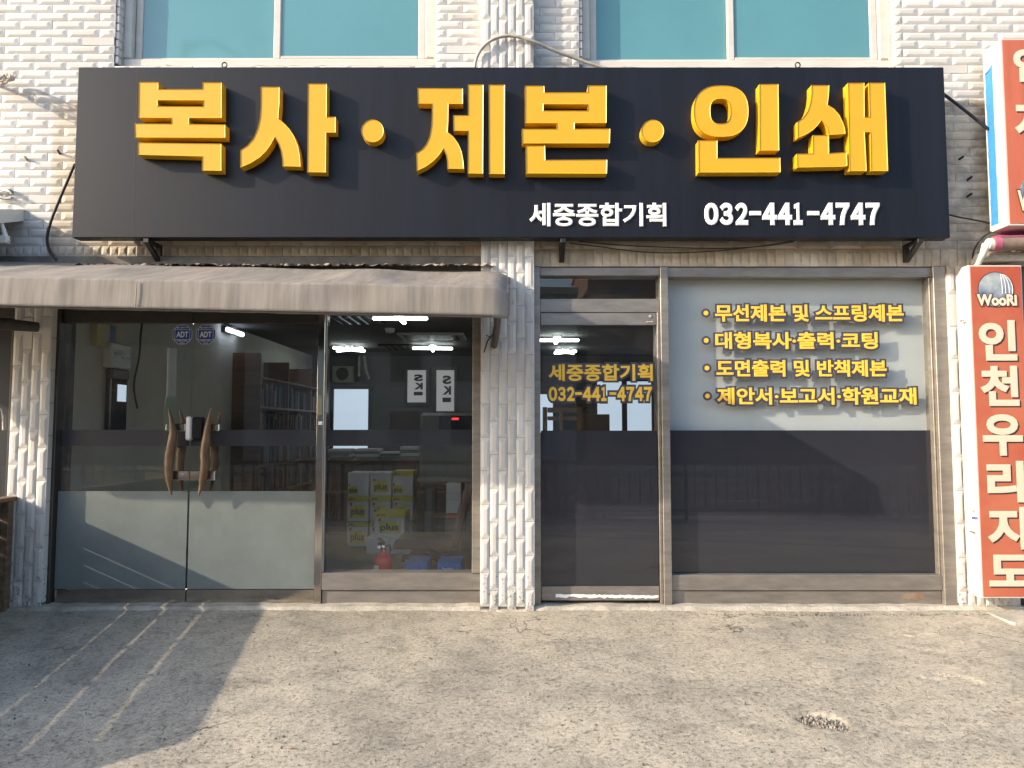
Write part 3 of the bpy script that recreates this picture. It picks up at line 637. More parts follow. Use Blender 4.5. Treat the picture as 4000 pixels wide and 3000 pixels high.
# ------------------------------------------------------------------ right shop front: single door, transom and wide window
zt = zB-0.002; yF = -0.022
xd0 = WX(2110, 1700, 0.02); xm0 = WX(2587, 1700, yF); xm1 = WX(2618, 1700, yF); xe = WX(3668, 1700, yF)
df = MB(); df.box(xB0+0.001, xd0, yF, 0.15, zsill-0.01, zt, 0.003); df.box(xd0+0.001, xm0-0.001, 0.0, 0.15, WZ(1083, YG), zt-0.001, 0.003)
df.box(xd0+0.001, xm0-0.001, 0.012, 0.15, WZ(1220, 0.012), WZ(1167, 0.012), 0.003)
df.box(xm0-0.022, xm0-0.001, 0.0, 0.15, zsill-0.01, WZ(1221, 0.012), 0.003)
rdoor = obj('side_door', df, 'alu', bld)
yd = 0.014
obj('top_rail', bx(xd0+0.004, xm0-0.026, yd-0.008, yd+0.04, WZ(1270, yd), WZ(1223, yd), 0.003), 'alu', rdoor)
obj('bottom_rail', bx(xd0+0.004, xm0-0.026, yd-0.008, yd+0.04, WZ(2345, yd), WZ(2290, yd), 0.003), 'alu', rdoor)
tp = MB(); random.seed(12)
xa, xb = WX(2170, 2325, yd), WX(2572, 2325, yd); zc = WZ(2326, yd); top = [(xa+(xb-xa)*k/40, zc+0.012+random.uniform(-0.003, 0.003)-0.010*(k/40)) for k in range(41)]; bot = [(xa+(xb-xa)*k/40, zc-0.012+random.uniform(-0.006, 0.008)-0.004*(k/40)) for k in range(41)]
for k in range(40): tp.add([(bot[k][0], yd-0.0095, bot[k][1]), (bot[k+1][0], yd-0.0095, bot[k+1][1]), (top[k+1][0], yd-0.0095, top[k+1][1]), (top[k][0], yd-0.0095, top[k][1])], [(0, 1, 2, 3)])
obj('torn_tape', tp, 'white_print', rdoor, label='strip of torn white tape on the bottom rail')
obj('pane', bx(xd0+0.004, xm0-0.026, yd+0.010, yd+0.018, WZ(2292, yd), WZ(1268, yd)), 'glass', rdoor)
obj('navy_film', bx(xd0+0.006, xm0-0.028, yd+0.006, yd+0.008, WZ(2289.5, yd), WZ(1682, yd)), 'navy_film', rdoor)
obj('transom_pane', bx(xd0+0.001, xm0-0.002, YG-0.003, YG+0.005, WZ(1168, YG), WZ(1080, YG)), 'glass', rdoor)
ls = MB(); x, z = W(2538, 1236, yd); ls.disc(x, z, 0.010, yd-0.014, yd-0.0085, 14); ls.box(x-0.026, x+0.024, yd-0.0125, yd-0.0085, z-0.046, z-0.036, 0.003); obj('screw_cover', ls, 'concrete', rdoor)
def window_text(s, rect, Y, parent, bullet=None, name='lettering'):
    rc = pxrect(*rect, Y)
    lettering('lettering_outline', s, rc, Y-0.003, Y-0.001, 'outline', parent, bold=0.031, grow=0.0140)
    lettering(name, s, rc, Y-0.006, Y-0.0035, 'yellow_film', parent, bold=0.031)
    if bullet:
        x, z = W(bullet[0], bullet[1], Y); obj('bullet_outline', MB().disc(x, z, 0.033, Y-0.003, Y-0.001), 'outline', parent); obj('bullet', MB().disc(x, z, 0.017, Y-0.006, Y-0.0035), 'yellow_film', parent)
window_text('세중종합기획', (2142, 1422, 2550, 1488), yd+0.010, rdoor)
rc_ = pxrect(2143, 1511, 2547, 1567, yd+0.010)
phone(rc_, yd+0.007, yd+0.009, 'outline', rdoor, 'digit_outline', 0.014, 0.05); phone(rc_, yd+0.004, yd+0.0065, 'yellow_film', rdoor, 'digit', 0.0, 0.05)
wf = MB(); yg2 = YG+0.002
zw0 = WZ(2246, 0.0)
wf.box(xm0, xm1, yF, 0.15, zsill-0.01, zt, 0.003); wf.box(xm1+0.001, xe, 0.0, 0.15, WZ(1088, YG), zt-0.001, 0.003)
wf.box(xm1+0.001, xe-0.001, 0.0, 0.15, WZ(2307, 0.0)+0.001, zw0, 0.003); wf.box(xm1+0.001, xe-0.001, 0.014, 0.15, zsill-0.008, WZ(2307, 0.0)-0.002, 0.003); wf.box(xe, xB1-0.001, yF, 0.15, zsill-0.01, zt, 0.003)
rw = obj('display_window', wf, 'alu', bld)
obj('pane', bx(xm1+0.001, xe-0.001, yg2-0.003, yg2+0.004, zw0-0.003, WZ(1086, YG)), 'glass', rw)
gk = MB(); gk.box(xe-0.013, xe-0.001, 0.012, yg2-0.004, zw0, WZ(1090, YG), 0.002); obj('glazing_bead', gk, 'alu', rw)
obj('navy_film', bx(xm1+0.003, xe-0.014, yg2-0.0065, yg2-0.0045, zw0+0.001, WZ(1681, yg2)), 'navy_film', rw)
obj('white_board', bx(xm1+0.003, xe+0.02, yg2+0.058, yg2+0.066, WZ(1700, yg2), zt-0.02), 'blind', rw)
for s_, rc, bu in (('무선제본 및 스프링제본', (2793, 1190, 3529, 1257), (2757, 1223)), ('대형복사·출력·코팅', (2794, 1297, 3428, 1364), (2758, 1330)), ('도면출력 및 반책제본', (2798, 1406, 3463, 1472), (2761, 1438)), ('제안서·보고서·학원교재', (2800, 1514, 3579, 1581), (2763, 1547))):
    window_text(s_, rc, yg2-0.004, rw, bu)
obj('rust_stain', MB().disc(WX(3570, 2330, 0.0), WZ(2332, 0.0), 0.09, 0.0128, 0.0134, 24, 0.028), mat('rust_patch', (0.20, 0.11, 0.06), 0.8, var=0.7, vscale=14, col2=(0.30, 0.25, 0.19)), rw)
# neighbouring fronts on either side, mostly out of the picture
for a, b in ((-5.6, xL0-0.002), (xR1+0.002, 5.6)):
    nf = MB(); nf.box(a, b, 0.03, 0.10, 2.02, 2.098, 0.004); nf.box(a, b, 0.03, 0.10, 0.0, 0.10, 0.004); nf.box(a, a+0.06, 0.03, 0.10, 0.101, 2.019, 0.004); nf.box(b-0.06, b, 0.03, 0.10, 0.101, 2.019, 0.004)
    o = obj('shop_window', nf, 'alu_dark', bld); obj('pane', bx(a+0.06, b-0.06, 0.06, 0.07, 0.10, 2.02), 'navy_film', o)

# ------------------------------------------------------------------ main sign
SG = thing('shop_sign', 'long charcoal fascia sign with big raised yellow Korean letters', 'sign', (0, YS, sgz0))
obj('panel', bx(sgx0, sgx1, YS, YS+0.095, sgz0, sgz1, 0.004), 'panel', SG)
sm = MB()
for px in (318*1.0,): x = WX(527, 600, YS); sm.box(x-0.001, x+0.001, YS-0.0008, YS+0.002, sgz0+0.01, sgz1-0.01)
obj('panel_seam', sm, mat('seam', (0.05, 0.05, 0.055), 0.6), SG)
def zpt(reg, x, y, Y): return W(reg*1000+x/2.212, y/2.212, Y)
YLF = YS-0.078
def arc(cx, cy, rx, ry, n=32, p=2.35):
    out = []
    for k in range(n):
        t = 2*math.pi*k/n; c, s_ = math.cos(t), math.sin(t); out.append((cx+rx*math.copysign(abs(c)**(2/p), c), cy+ry*math.copysign(abs(s_)**(2/p), s_)))
    return out
LET = [
 (0, [[(1198, 708), (1366, 708), (1367, 769), (1747, 769), (1747, 711), (1915, 711), (1913, 1019), (1632, 1019), (1632, 1070), (1945, 1074), (1945, 1190), (1165, 1187), (1160, 1066), (1478, 1068), (1478, 1018), (1194, 1016)], [(1360, 865), (1752, 867), (1752, 918), (1360, 916)]], [[(1189, 1230), (1911, 1240), (1911, 1475), (1743, 1473), (1745, 1351), (1190, 1337)]]),
 (1, [[(40, 749), (203, 750), (201, 900), (190, 1025), (235, 1058), (285, 1110), (330, 1180), (360, 1260), (377, 1340), (383, 1440), (228, 1436), (224, 1370), (212, 1300), (192, 1240), (160, 1185), (128, 1245), (85, 1305), (30, 1360), (-50, 1410), (-137, 1447), (-137, 1297), (-75, 1255), (-25, 1195), (10, 1115), (32, 1020), (40, 920)]], [[(447, 722), (611, 723), (609, 1009), (687, 1009), (687, 1145), (605, 1145), (602, 1490), (441, 1487)]]),
 (1, [arc(1005, 1130, 98, 98, 32, 2.0)], None),
 (1, [[(1394, 760), (1787, 762), (1787, 897), (1662, 897), (1660, 1040), (1654, 1140), (1702, 1178), (1745, 1235), (1775, 1305), (1790, 1380), (1796, 1458), (1652, 1457), (1650, 1395), (1640, 1335), (1617, 1283), (1580, 1340), (1530, 1392), (1465, 1440), (1388, 1477), (1383, 1322), (1430, 1292), (1470, 1245), (1498, 1180), (1514, 1090), (1518, 1000), (1518, 895), (1398, 894)]], [[(1830, 730), (1965, 730), (1961, 1500), (1828, 1498), (1830, 1129), (1705, 1128), (1703, 995), (1831, 995)], [(2010, 732), (2150, 732), (2148, 1503), (2012, 1501)]]),
 (2, [[(112, 740), (278, 740), (280, 797), (655, 797), (655, 738), (818, 738), (816, 1061), (542, 1062), (541, 1112), (848, 1110), (845, 1238), (88, 1238), (85, 1112), (385, 1112), (385, 1063), (112, 1062)], [(272, 899), (655, 900), (655, 955), (272, 955)]], [[(120, 1258), (285, 1258), (288, 1381), (822, 1378), (820, 1500), (122, 1498)]]),
 (2, [arc(1215, 1131, 98, 98, 32, 2.0)], None),
 (2, [arc(1807, 959, 236, 222, 40, 2.5), arc(1801, 960, 87, 108, 32, 2.7)], [[(2138, 727), (2302, 725), (2309, 1300), (2140, 1300)], [(1610, 1212), (1775, 1212), (1775, 1365), (2318, 1362), (2321, 1488), (1612, 1490)]]),
 (3, [[(376, 735), (530, 735), (526, 820), (515, 905), (570, 938), (615, 990), (645, 1050), (663, 1100), (670, 1156), (525, 1165), (518, 1125), (498, 1080), (462, 1037), (428, 1085), (382, 1128), (322, 1164), (257, 1190), (256, 1051), (305, 1015), (342, 962), (366, 890), (376, 810)]], [[(388, 1168), (525, 1167), (529, 1323), (682, 1313), (686, 1434), (640, 1440), (255, 1447), (250, 1328), (389, 1326)], [(692, 716), (833, 714), (836, 1010), (881, 1010), (872, 714), (1012, 714), (1038, 1477), (891, 1477), (885, 1140), (836, 1140), (853, 1478), (705, 1478)]]),
]
def channel_letter(loops_list, reg):
    bm = bmesh.new()
    for loops in loops_list:
        edges = []
        for lp in loops:
            vv = []
            for x, y in lp: X, Z = zpt(reg, x, y, YLF); vv.append(bm.verts.new((X, YS-0.002, Z)))
            for i in range(len(vv)): edges.append(bm.edges.new((vv[i], vv[(i+1) % len(vv)])))
        r = bmesh.ops.triangle_fill(bm, edges=edges, use_beauty=True, use_dissolve=False, normal=(0, -1, 0))
        fs = [g for g in r['geom'] if isinstance(g, bmesh.types.BMFace)]
        e = bmesh.ops.extrude_face_region(bm, geom=fs); nv_ = [g for g in e['geom'] if isinstance(g, bmesh.types.BMVert)]
        for v in nv_: v.co.y = YLF
        nf = [g for g in e['geom'] if isinstance(g, bmesh.types.BMFace)]
        bmesh.ops.recalc_face_normals(bm, faces=bm.faces[:])
        bmesh.ops.inset_region(bm, faces=nf, thickness=0.0055, depth=-0.004, use_even_offset=True, use_boundary=True)
    bmesh.ops.recalc_face_normals(bm, faces=bm.faces[:])
    me = bpy.data.meshes.new('letter'); bm.to_mesh(me); bm.free(); me.materials.append(M['yellow']); return me
for reg, first, rest in LET:
    link('letter', channel_letter([first]+[[p] for p in (rest or [])], reg), SG)
lettering('name_lettering', '세중종합기획', pxrect(2067, 793, 2603, 886, YS), YS-0.012, YS-0.0005, 'white', SG, bold=0.031)
phone(pxrect(2750, 793, 3436, 881, YS), YS-0.012, YS-0.0005, 'white', SG, 'digit')
for px in (700, 2000, 3300):
    x = WX(px, 600, -0.1); obj('stand_off', MB().box(x-0.02, x+0.02, YS+0.096, -0.0205 if px != 2000 else YP-0.017, sgz0+0.15, sgz0+0.19), 'black', SG)
for px in (575, 2200, 3590):
    x = WX(px, 950, -0.2); br = MB(); zb = sgz0-0.003; br.box(x-0.018, x+0.018, YS+0.036, -0.051, zb-0.022, zb, 0.002)
    br.box(x-0.018, x+0.018, YS+0.005, YS+0.035, zb-0.03, zb, 0.002); br.box(x-0.018, x+0.018, -0.05, -0.022, zb-0.125, zb, 0.002)
    br.add([(x-0.016, YS+0.01, zb-0.028), (x+0.016, YS+0.01, zb-0.028), (x+0.016, -0.05, zb-0.123), (x-0.016, -0.05, zb-0.123), (x-0.016, YS+0.01, zb), (x+0.016, YS+0.01, zb), (x+0.016, -0.05, zb-0.095), (x-0.016, -0.05, zb-0.095)], [(0, 1, 2, 3), (7, 6, 5, 4), (0, 4, 5, 1), (1, 5, 6, 2), (2, 6, 7, 3), (3, 7, 4, 0)])
    obj('bracket', br, 'black', SG)
for px in (877, 3116):
    x = WX(px, 250, YS+0.03); ev = MB(); pts = [(x, YS+0.03, sgz1-0.005), (x, YS+0.03, sgz1+0.012)]+[(x+0.017*math.sin(t), YS+0.03, sgz1+0.030-0.019*math.cos(t)) for t in [k*math.pi/6 for k in range(1, 12)]]
    ev.tube(pts, 0.0045, 6); obj('eye_bolt', ev, 'black', SG)
for px in (545, 3605):
    x = WX(px, 255, YS+0.06); obj('lug', MB().prism([(x-0.016, sgz1+0.0005), (x+0.02, sgz1+0.0005), (x-0.016 if px < 2000 else x+0.02, sgz1+0.028)], YS+0.06, YS+0.065), 'black', SG)

# ------------------------------------------------------------------ awning
AW = thing('awning', 'faded grey-brown canvas awning over the glass double doors', 'awning', (-2.2, -0.4, 1.9))
def awning_mesh():
    x0, x1 = -5.5, WX(1978, 1150, -0.97); nu = 200
    zw, zf, zb = WZ(1042, -0.02), WZ(1098, -0.97), WZ(1214, -0.99)
    prof = []
    for k in range(13): t = k/12; prof.append((-0.02-0.94*t, zw+(zf+0.004-zw)*(t**1.1), 't', t))
    for k in range(1, 6): a = k/5*math.pi/2; prof.append((-0.96-0.015*math.sin(a), zf+0.004-0.015*(1-math.cos(a)), 'c', k/5))
    for k in range(1, 8): t = k/7; prof.append((-0.975-0.012*t, zf-0.011+(zb-zf+0.011)*t, 'v', t))
    prof.append((-0.97, zb-0.004, 'v', 1)); prof.append((-0.955, zb+0.01, 'v', 1))
    rs = np.random.RandomState(5); n1 = np.interp(np.linspace(0, 1, nu), np.linspace(0, 1, 34), rs.rand(34)-0.5); n2 = np.interp(np.linspace(0, 1, nu), np.linspace(0, 1, 90), rs.rand(90)-0.5); n3 = np.interp(np.linspace(0, 1, nu), np.linspace(0, 1, 60), rs.rand(60)-0.5)
    mb = MB(); v = []; f = []; np_ = len(prof)
    for i in range(nu):
        u = i/(nu-1); x = x0+(x1-x0)*u
        er = max(0.0, (x-(x1-0.10))/0.10)
        for j, (y, z, kd, t) in enumerate(prof):
            dz = dy = 0
            if kd == 't': dz = (n1[i]*0.028+n3[i]*0.012*math.sin(t*9))*math.sin(math.pi*min(1, t*1.02))-0.02*math.sin(math.pi*t)*(0.5+0.5*math.cos((x-0.3)*7.4)); 
            if kd == 'v': dy = n1[i]*0.012*math.sin(math.pi*t)+n2[i]*0.004*(1-abs(2*t-1)); dz = n2[i]*0.004*t
            if kd == 'c': dz = n1[i]*0.022*(1-t)+n2[i]*0.006
            v.append((x, y+dy+0.03*er*er*(1 if kd != 't' else t), z+dz-0.021*(x+1.75)-0.03*er*er*(1 if kd == 't' else (1-t if kd == 'v' else 1))))
    for i in range(nu-1):
        for j in range(np_-1): f.append((i*np_+j, i*np_+j+1, (i+1)*np_+j+1, (i+1)*np_+j))
    mb.add(v, f, True)
    # closed right end, gathered towards the frame
    end = v[-np_:]; c = [(x1+0.012, -0.45, (zw+zb)/2+0.02)]
    e2 = [(p[0]+0.014+0.008*random.random(), -0.45+(p[1]+0.45)*0.93, c[0][2]+(p[2]-c[0][2])*0.9) for p in end]
    mb.add(end+e2+c, [(j, np_+j, np_+j+1, j+1) for j in range(np_-1)]+[(np_+j, 2*np_, np_+j+1) for j in range(np_-1)], True)
    return mb
obj('canopy', awning_mesh(), 'canvas', AW)
zb_ = WZ(1214, -0.97); xe_ = WX(1965, 1250, -0.8)
fm = MB(); fm.tube([(-5.5, -0.945, zb_+0.10), (xe_-0.03, -0.945, zb_-0.005)], 0.016, 8); obj('front_bar', fm, 'alu_dark', AW)
tl = lambda x: -0.021*(x+1.75)
zf_a = WZ(1098, -0.97)
fm = MB().tube([(-5.45, -0.992, zb_+tl(-5.45)+0.004), (xe_-0.06, -0.992, zb_+tl(xe_-0.06)+0.004)], 0.0065, 6); obj('hem', fm, 'canvas_dark', AW)
for px in (535,): x = WX(px, 1150, -0.98); obj('seam', MB().tube([(x, -0.985, zf_a-0.012+tl(x)), (x+0.002, -0.993, (zf_a+zb_)/2+tl(x)), (x, -0.994, zb_+0.006+tl(x))], 0.003, 5), 'canvas', AW)
fm = MB(); xq = WX(1955, 1290, -0.2); fm.tube([(xe_-0.03, -0.90, zb_+0.0), (xq-0.02, -0.45, zb_-0.01), (xq-0.045, YP-0.012, zb_-0.10)], 0.024, 8); obj('arm', fm, 'alu_dark', AW)
fm = MB(); fm.tube([(xq-0.05, -0.14, zb_-0.02), (xq-0.09, -0.13, zb_-0.07), (xq-0.115, -0.125, zb_-0.15)], [0.006, 0.005, 0.004], 6); fm.tube([(xq-0.04, -0.14, zb_-0.03), (xq-0.07, -0.13, zb_-0.045), (xq-0.10, -0.12, zb_-0.03)], 0.004, 6); obj('tie_wire', fm, 'black', AW)
# torn canvas and cement lip where the awning meets the wall
def crumple(x0, x1, y0, y1, z, seed, n_=150, m_=5, amp=0.02):
    rs = random.Random(seed); v = []; f = []
    for i in range(n_):
        x = x0+(x1-x0)*i/(n_-1)
        for j in range(m_): t = j/(m_-1); v.append((x, y0+(y1-y0)*t+rs.uniform(-.5, .5)*amp, z+(0.035*(1-t))*rs.uniform(0.2, 1)+rs.uniform(-.5, .5)*amp*1.1))
    for i in range(n_-1):
        for j in range(m_-1): f.append((i*m_+j, (i+1)*m_+j, (i+1)*m_+j+1, i*m_+j+1))
    return MB().add(v, f)
zlip = WZ(1042, -0.02)
obj('torn_edge', crumple(-5.4, WX(1930, 1050, -0.1), -0.015, -0.14, zlip-0.012, 4, 260, 5, 0.022), mat('torn_canvas', (0.36, 0.31, 0.25), 0.95, var=0.55, vscale=25), AW)
obj('lip', MB().box(-5.4, xC0-0.003, -0.05, -0.001, zA+0.04, zl0-0.006, 0.006), mat('dark_cement', (0.18, 0.165, 0.145), 0.9, var=0.4, vscale=9), bld)

# ------------------------------------------------------------------ red projecting signs on the right
YV = -0.17
VS = thing('vertical_sign', 'tall narrow red lightbox sign with globe and cream Korean letters standing on the pavement side', 'sign', (3.4, -0.1, 0.1))
vx0 = (WX(3782, 1060, YV)+WX(3838, 2320, YV))/2; vx1 = WX(3990, 1060, YV); vz0, vz1 = WZ(2336, YV, 3900), WZ(1036, YV, 3900)
vb = WX(3732, 1500, -0.02)
cs = MB(); cs.prism([(vx0, vz0), (vx1, vz0), (vx1, vz1), (vx0, vz1)], YV, YL-0.02)
cs = MB(); ch = 0.055
cs.add([(vx0, YV, vz0), (vx0, YV, vz1), (vx0-0.012, YV+0.055, vz0+0.004), (vx0-0.012, YV+0.055, vz1-0.004), (vx0-0.02, YL-0.025, vz0+0.035), (vx0-0.02, YL-0.025, vz1-0.07), (vx1, YV, vz0), (vx1, YV, vz1), (vx1, YL-0.025, vz0+0.035), (vx1, YL-0.025, vz1-0.07), (vx1, YV+0.055, vz0+0.004), (vx1, YV+0.055, vz1-0.004)],
       [(0, 2, 3, 1), (2, 4, 5, 3), (6, 7, 11, 10), (10, 11, 9, 8), (1, 3, 11, 7), (3, 5, 9, 11), (0, 6, 10, 2), (2, 10, 8, 4), (4, 8, 9, 5), (0, 1, 7, 6)])
obj('case', cs, 'signwhite', VS)
obj('face', bx(vx0+0.008, vx1-0.008, YV-0.004, YV-0.001, vz0+0.01, vz1-0.01), 'red', VS)
for px, py in ((3758, 1254), (3796, 2076)): x, z = W(px, py, YV+0.05); obj('latch', bx(x-0.016, x-0.004, YV+0.02, YV+0.055, z-0.006, z+0.006, 0.003), 'alu', VS)
gxx, gzz = W(3888, 1132, YV)
gl = MB().disc(gxx, gzz, 0.124, YV-0.006, YV-0.0045, 36); obj('globe_rim', gl, 'shadow_black', VS); obj('globe', MB().disc(gxx, gzz, 0.119, YV-0.0075, YV-0.0062, 36), 'globe', VS)
gr = MB()
for k in range(4):
    a0 = 0.15+0.28*k; pts = [(gxx+0.03+0.085*math.sin(t)*a0, YV-0.008, gzz+0.11*math.cos(t)) for t in [j*math.pi/12 for j in range(1, 8)]]; gr.tube(pts, 0.0016, 4)
obj('meridian', gr, 'white_print', VS)
lettering('lettering_outline', 'WooRi', pxrect(3812, 1150, 3969, 1196, YV), YV-0.010, YV-0.008, 'shadow_black', VS, bold=0.05, grow=0.005); lettering('lettering', 'WooRi', pxrect(3812, 1150, 3969, 1196, YV), YV-0.012, YV-0.0102, 'cream', VS, bold=0.05)
for ch_, rc in (('인', (3821, 1251, 3969, 1409)), ('천', (3827, 1429, 3978, 1586)), ('우', (3836, 1618, 3993, 1780)), ('리', (3853, 1800, 3999, 1962)), ('지', (3855, 1980, 4012, 2146)), ('도', (3860, 2166, 4026, 2290))):
    r_ = pxrect(*rc, YV); sh = tuple(v_+d_ for v_, d_ in zip(r_, (0.009, -0.009, 0.009, -0.009)))
    lettering('letter_shade', ch_, sh, YV-0.006, YV-0.0045, 'shadow_black', VS, bold=0.040); lettering('letter', ch_, r_, YV-0.008, YV-0.0062, 'cream', VS, bold=0.040)
# small ad sticker on its white side
yk = YV+0.03; xs_ = vx0-0.0105; st = MB(); z0_, z1_ = WZ(2035, yk, 3800), WZ(1985, yk, 3800)
def side_text(s, y0_, y1_, z0_, z1_, m, bold):
    v, f = text_data(s, bold); lo, hi = v.min(0), v.max(0); mb = MB()
    mb.v = [(vx0-0.012*((YV+0.055-(y1_+(y0_-y1_)*((p[0]-lo[0])/(hi[0]-lo[0]))))*0+(y1_+(y0_-y1_)*((p[0]-lo[0])/(hi[0]-lo[0]))-YV)/0.055)-0.0022-0.0008*(p[2]-lo[2])/(hi[2]-lo[2]+1e-6), y1_+(y0_-y1_)*((p[0]-lo[0])/(hi[0]-lo[0])), z0_+(z1_-z0_)*((p[1]-lo[1])/(hi[1]-lo[1]))) for p in v]
    mb.f = f; mb.sm = [False]*len(f); obj('sticker_lettering', mb, m, VS)
st.add([(vx0-0.0018, YV+0.003, z0_), (vx0-0.0118-0.0006, YV+0.053, z0_), (vx0-0.0118-0.0006, YV+0.053, z1_), (vx0-0.0018, YV+0.003, z1_)], [(3, 2, 1, 0)]); obj('sticker', st, 'white_print', VS)
side_text('카드', YV+0.020, YV+0.049, z1_-0.038, z1_-0.010, 'red_print', 0.04); side_text('010-9940-9793', YV+0.005, YV+0.051, z0_+0.006, z0_+0.030, 'blue_print', 0.03)
# upper one
YU0, YU1 = -0.27, -0.09
US = thing('projecting_sign', 'sun-bleached orange lightbox sign with blue side strip high on the right', 'sign', (3.9, -0.1, WZ(880, YU0, 3930)))
ux0 = (WX(3913, 160, YU0)+WX(3932, 880, YU0))/2; uz0, uz1 = WZ(880, YU0, 3930), WZ(154, YU0, 3920); ux1 = ux0+0.72
ub = MB().prism([(ux0, uz0), (ux1, uz0), (ux1, uz1), (ux0, uz1)], YU0, YU1); obj('case', ub, 'signwhite', US)
obj('face', bx(ux0+0.012, ux1-0.012, YU0-0.004, YU0-0.001, uz0+0.012, uz1-0.006), 'orange', US)
bs = MB(); random.seed(21); n_ = 30
for i in range(n_):
    za, zb2 = uz0+0.04+(uz1-uz0-0.16)*i/n_, uz0+0.04+(uz1-uz0-0.16)*(i+1)/n_; j = YU1-0.012-random.uniform(0, 0.006); top_cut = 0.05 if i == n_-1 else 0
    bs.add([(ux0-0.0015, YU0+0.085, za), (ux0-0.0015, j, za), (ux0-0.0015, j, zb2-top_cut), (ux0-0.0015, YU0+0.085, zb2)], [(3, 2, 1, 0)])
obj('side_strip', bs, 'blue_strip', US); obj('side_seam', bx(ux0-0.004, ux0-0.0005, YU0+0.08, YU0+0.084, uz0+0.005, uz1-0.005), 'signwhite', US)
for ch_, rc in (('인', (3956, 186, 4085, 322)), ('지', (3960, 398, 4095, 545))):
    r_ = pxrect(*rc, YU0); sh = tuple(v_+d_ for v_, d_ in zip(r_, (0.009, -0.009, 0.009, -0.009)))
    lettering('letter_shade', ch_, sh, YU0-0.006, YU0-0.0045, 'shadow_black', US, bold=0.05); lettering('letter', ch_, r_, YU0-0.008, YU0-0.0062, 'cream', US, bold=0.05)
gx2, gz2 = W(4055, 750, YU0); obj('globe', MB().disc(gx2, gz2, 0.125, YU0-0.006, YU0-0.0045, 36), 'globe', US)
rr_ = pxrect(3972, 745, 4140, 826, YU0); lettering('lettering_outline', 'WooRi', rr_, YU0-0.010, YU0-0.008, 'shadow_black', US, bold=0.05, grow=0.006); lettering('lettering', 'WooRi', rr_, YU0-0.012, YU0-0.0102, 'cream', US, bold=0.05)
# rolled pink awning of the next shop
RA = thing('rolled_awning', 'rolled-up faded pink awning under the orange sign', 'awning', (4.2, -0.2, 2.4))
ax, az = W(3872, 953, -0.22); tb = MB().tube([(ax, -0.22, az), (ax+1.6, -0.22, az+0.01)], 0.045, 14); obj('roll', tb, mat('roll_canvas', (0.27, 0.20, 0.16), 0.85, var=0.4, vscale=8), RA)
tb = MB().tube([(ax+0.005, -0.22, az), (ax+0.05, -0.22, az)], 0.0475, 14); obj('roll_end', tb, 'pink', RA); tb = MB().tube([(ax-0.025, -0.22, az), (ax+0.004, -0.22, az)], 0.038, 14); obj('end_cap', tb, 'plastic_white', RA)
cv = MB(); cv.add([(ax+0.03, -0.20, az+0.048), (ax+1.6, -0.20, az+0.075), (ax+1.6, -0.03, az+0.20), (ax+0.20, -0.03, az+0.13)], [(0, 1, 2, 3)]); cv.tube([(ax+0.02, -0.235, az+0.046), (ax+1.6, -0.235, az+0.075)], 0.006, 6); obj('cover', cv, 'pink', RA)
ar = MB(); ar.tube([(ax-0.03, -0.22, az+0.0), (ax-0.045, -0.20, az-0.06), (ax-0.03, -0.12, az-0.12), (ax-0.02, -0.03, az-0.13)], [0.030, 0.022, 0.018, 0.016], 8); obj('arm', ar, 'plastic_white', RA)
bb = MB(); x, z = W(3815, 1008, -0.10); bb.box(x, x+1.4, -0.16, -0.03, z-0.035, z+0.03, 0.006); obj('wall_bracket', bb, 'concrete', RA)

# ------------------------------------------------------------------ cables, rods and hooks
def cable(name, label, pts, r, m='cable', cat='cable', group=None, n=6):
    P = [Vector(p) for p in pts]; Q = []
    for i in range(len(P)-1):
        p0, p1, p2, p3 = P[max(i-1, 0)], P[i], P[i+1], P[min(i+2, len(P)-1)]
        for k in range(6):
            t = k/6; Q.append(0.5*((2*p1)+(p2-p0)*t+(2*p0-5*p1+4*p2-p3)*t*t+(3*p1-p0-3*p2+p3)*t**3))
    Q.append(P[-1]); return tag(obj(name, MB().tube(Q, r, n), m), label, cat, group)
def at(px, py, Y): x, z = W(px, py, Y); return (x, Y, z)
cable('power_cable', 'black cable curving down from the left edge of the charcoal sign', [at(292, 640, -0.05), at(262, 710, -0.06), at(228, 790, -0.07), at(197, 870, -0.06), at(184, 935, -0.045), at(195, 985, -0.04), at(222, 1015, -0.05)], 0.010)
cable('conduit', 'grey conduit arching over the centre pillar above the sign', [at(1852, 285, -0.10), at(1862, 225, -0.11), at(1890, 180, -0.125), at(1935, 150, -0.125), at(1985, 140, -0.125), at(2030, 145, -0.125), at(2090, 165, -0.12), at(2160, 195, -0.09), at(2240, 225, -0.07), at(2310, 250, -0.06), at(2380, 270, -0.06)], 0.012, 'conduit', 'conduit')
cable('stay_rod', 'black rod running from the sign to the orange sign', [at(3660, 350, -0.03), at(3700, 378, -0.06), at(3780, 440, -0.09), at(3860, 505, -0.12)], 0.011, 'black', 'rod')
cable('sagging_wire', 'thin black wire sagging below the sign over the right shop front', [at(2225, 950, -0.07), at(2350, 965, -0.07), at(2470, 981, -0.07), at(2600, 988, -0.07), at(2750, 984, -0.07), at(2900, 970, -0.07), at(3020, 955, -0.07), at(3120, 938, -0.07)], 0.004, 'cable', 'wire', 'wires under the sign')
cable('sagging_wire', 'straighter upper wire hanging just under the sign bottom', [at(2260, 943, -0.06), at(2420, 957, -0.06), at(2600, 966, -0.06), at(2800, 970, -0.06), at(2960, 964, -0.06), at(3100, 945, -0.06)], 0.004, 'cable', 'wire', 'wires under the sign')
cable('wire_pair', 'twisted thin wires between the sign and the blue-sided sign', [at(3705, 838, -0.05), at(3745, 848, -0.06), at(3800, 858, -0.07), at(3870, 872, -0.09)], 0.006, 'cable', 'wire')
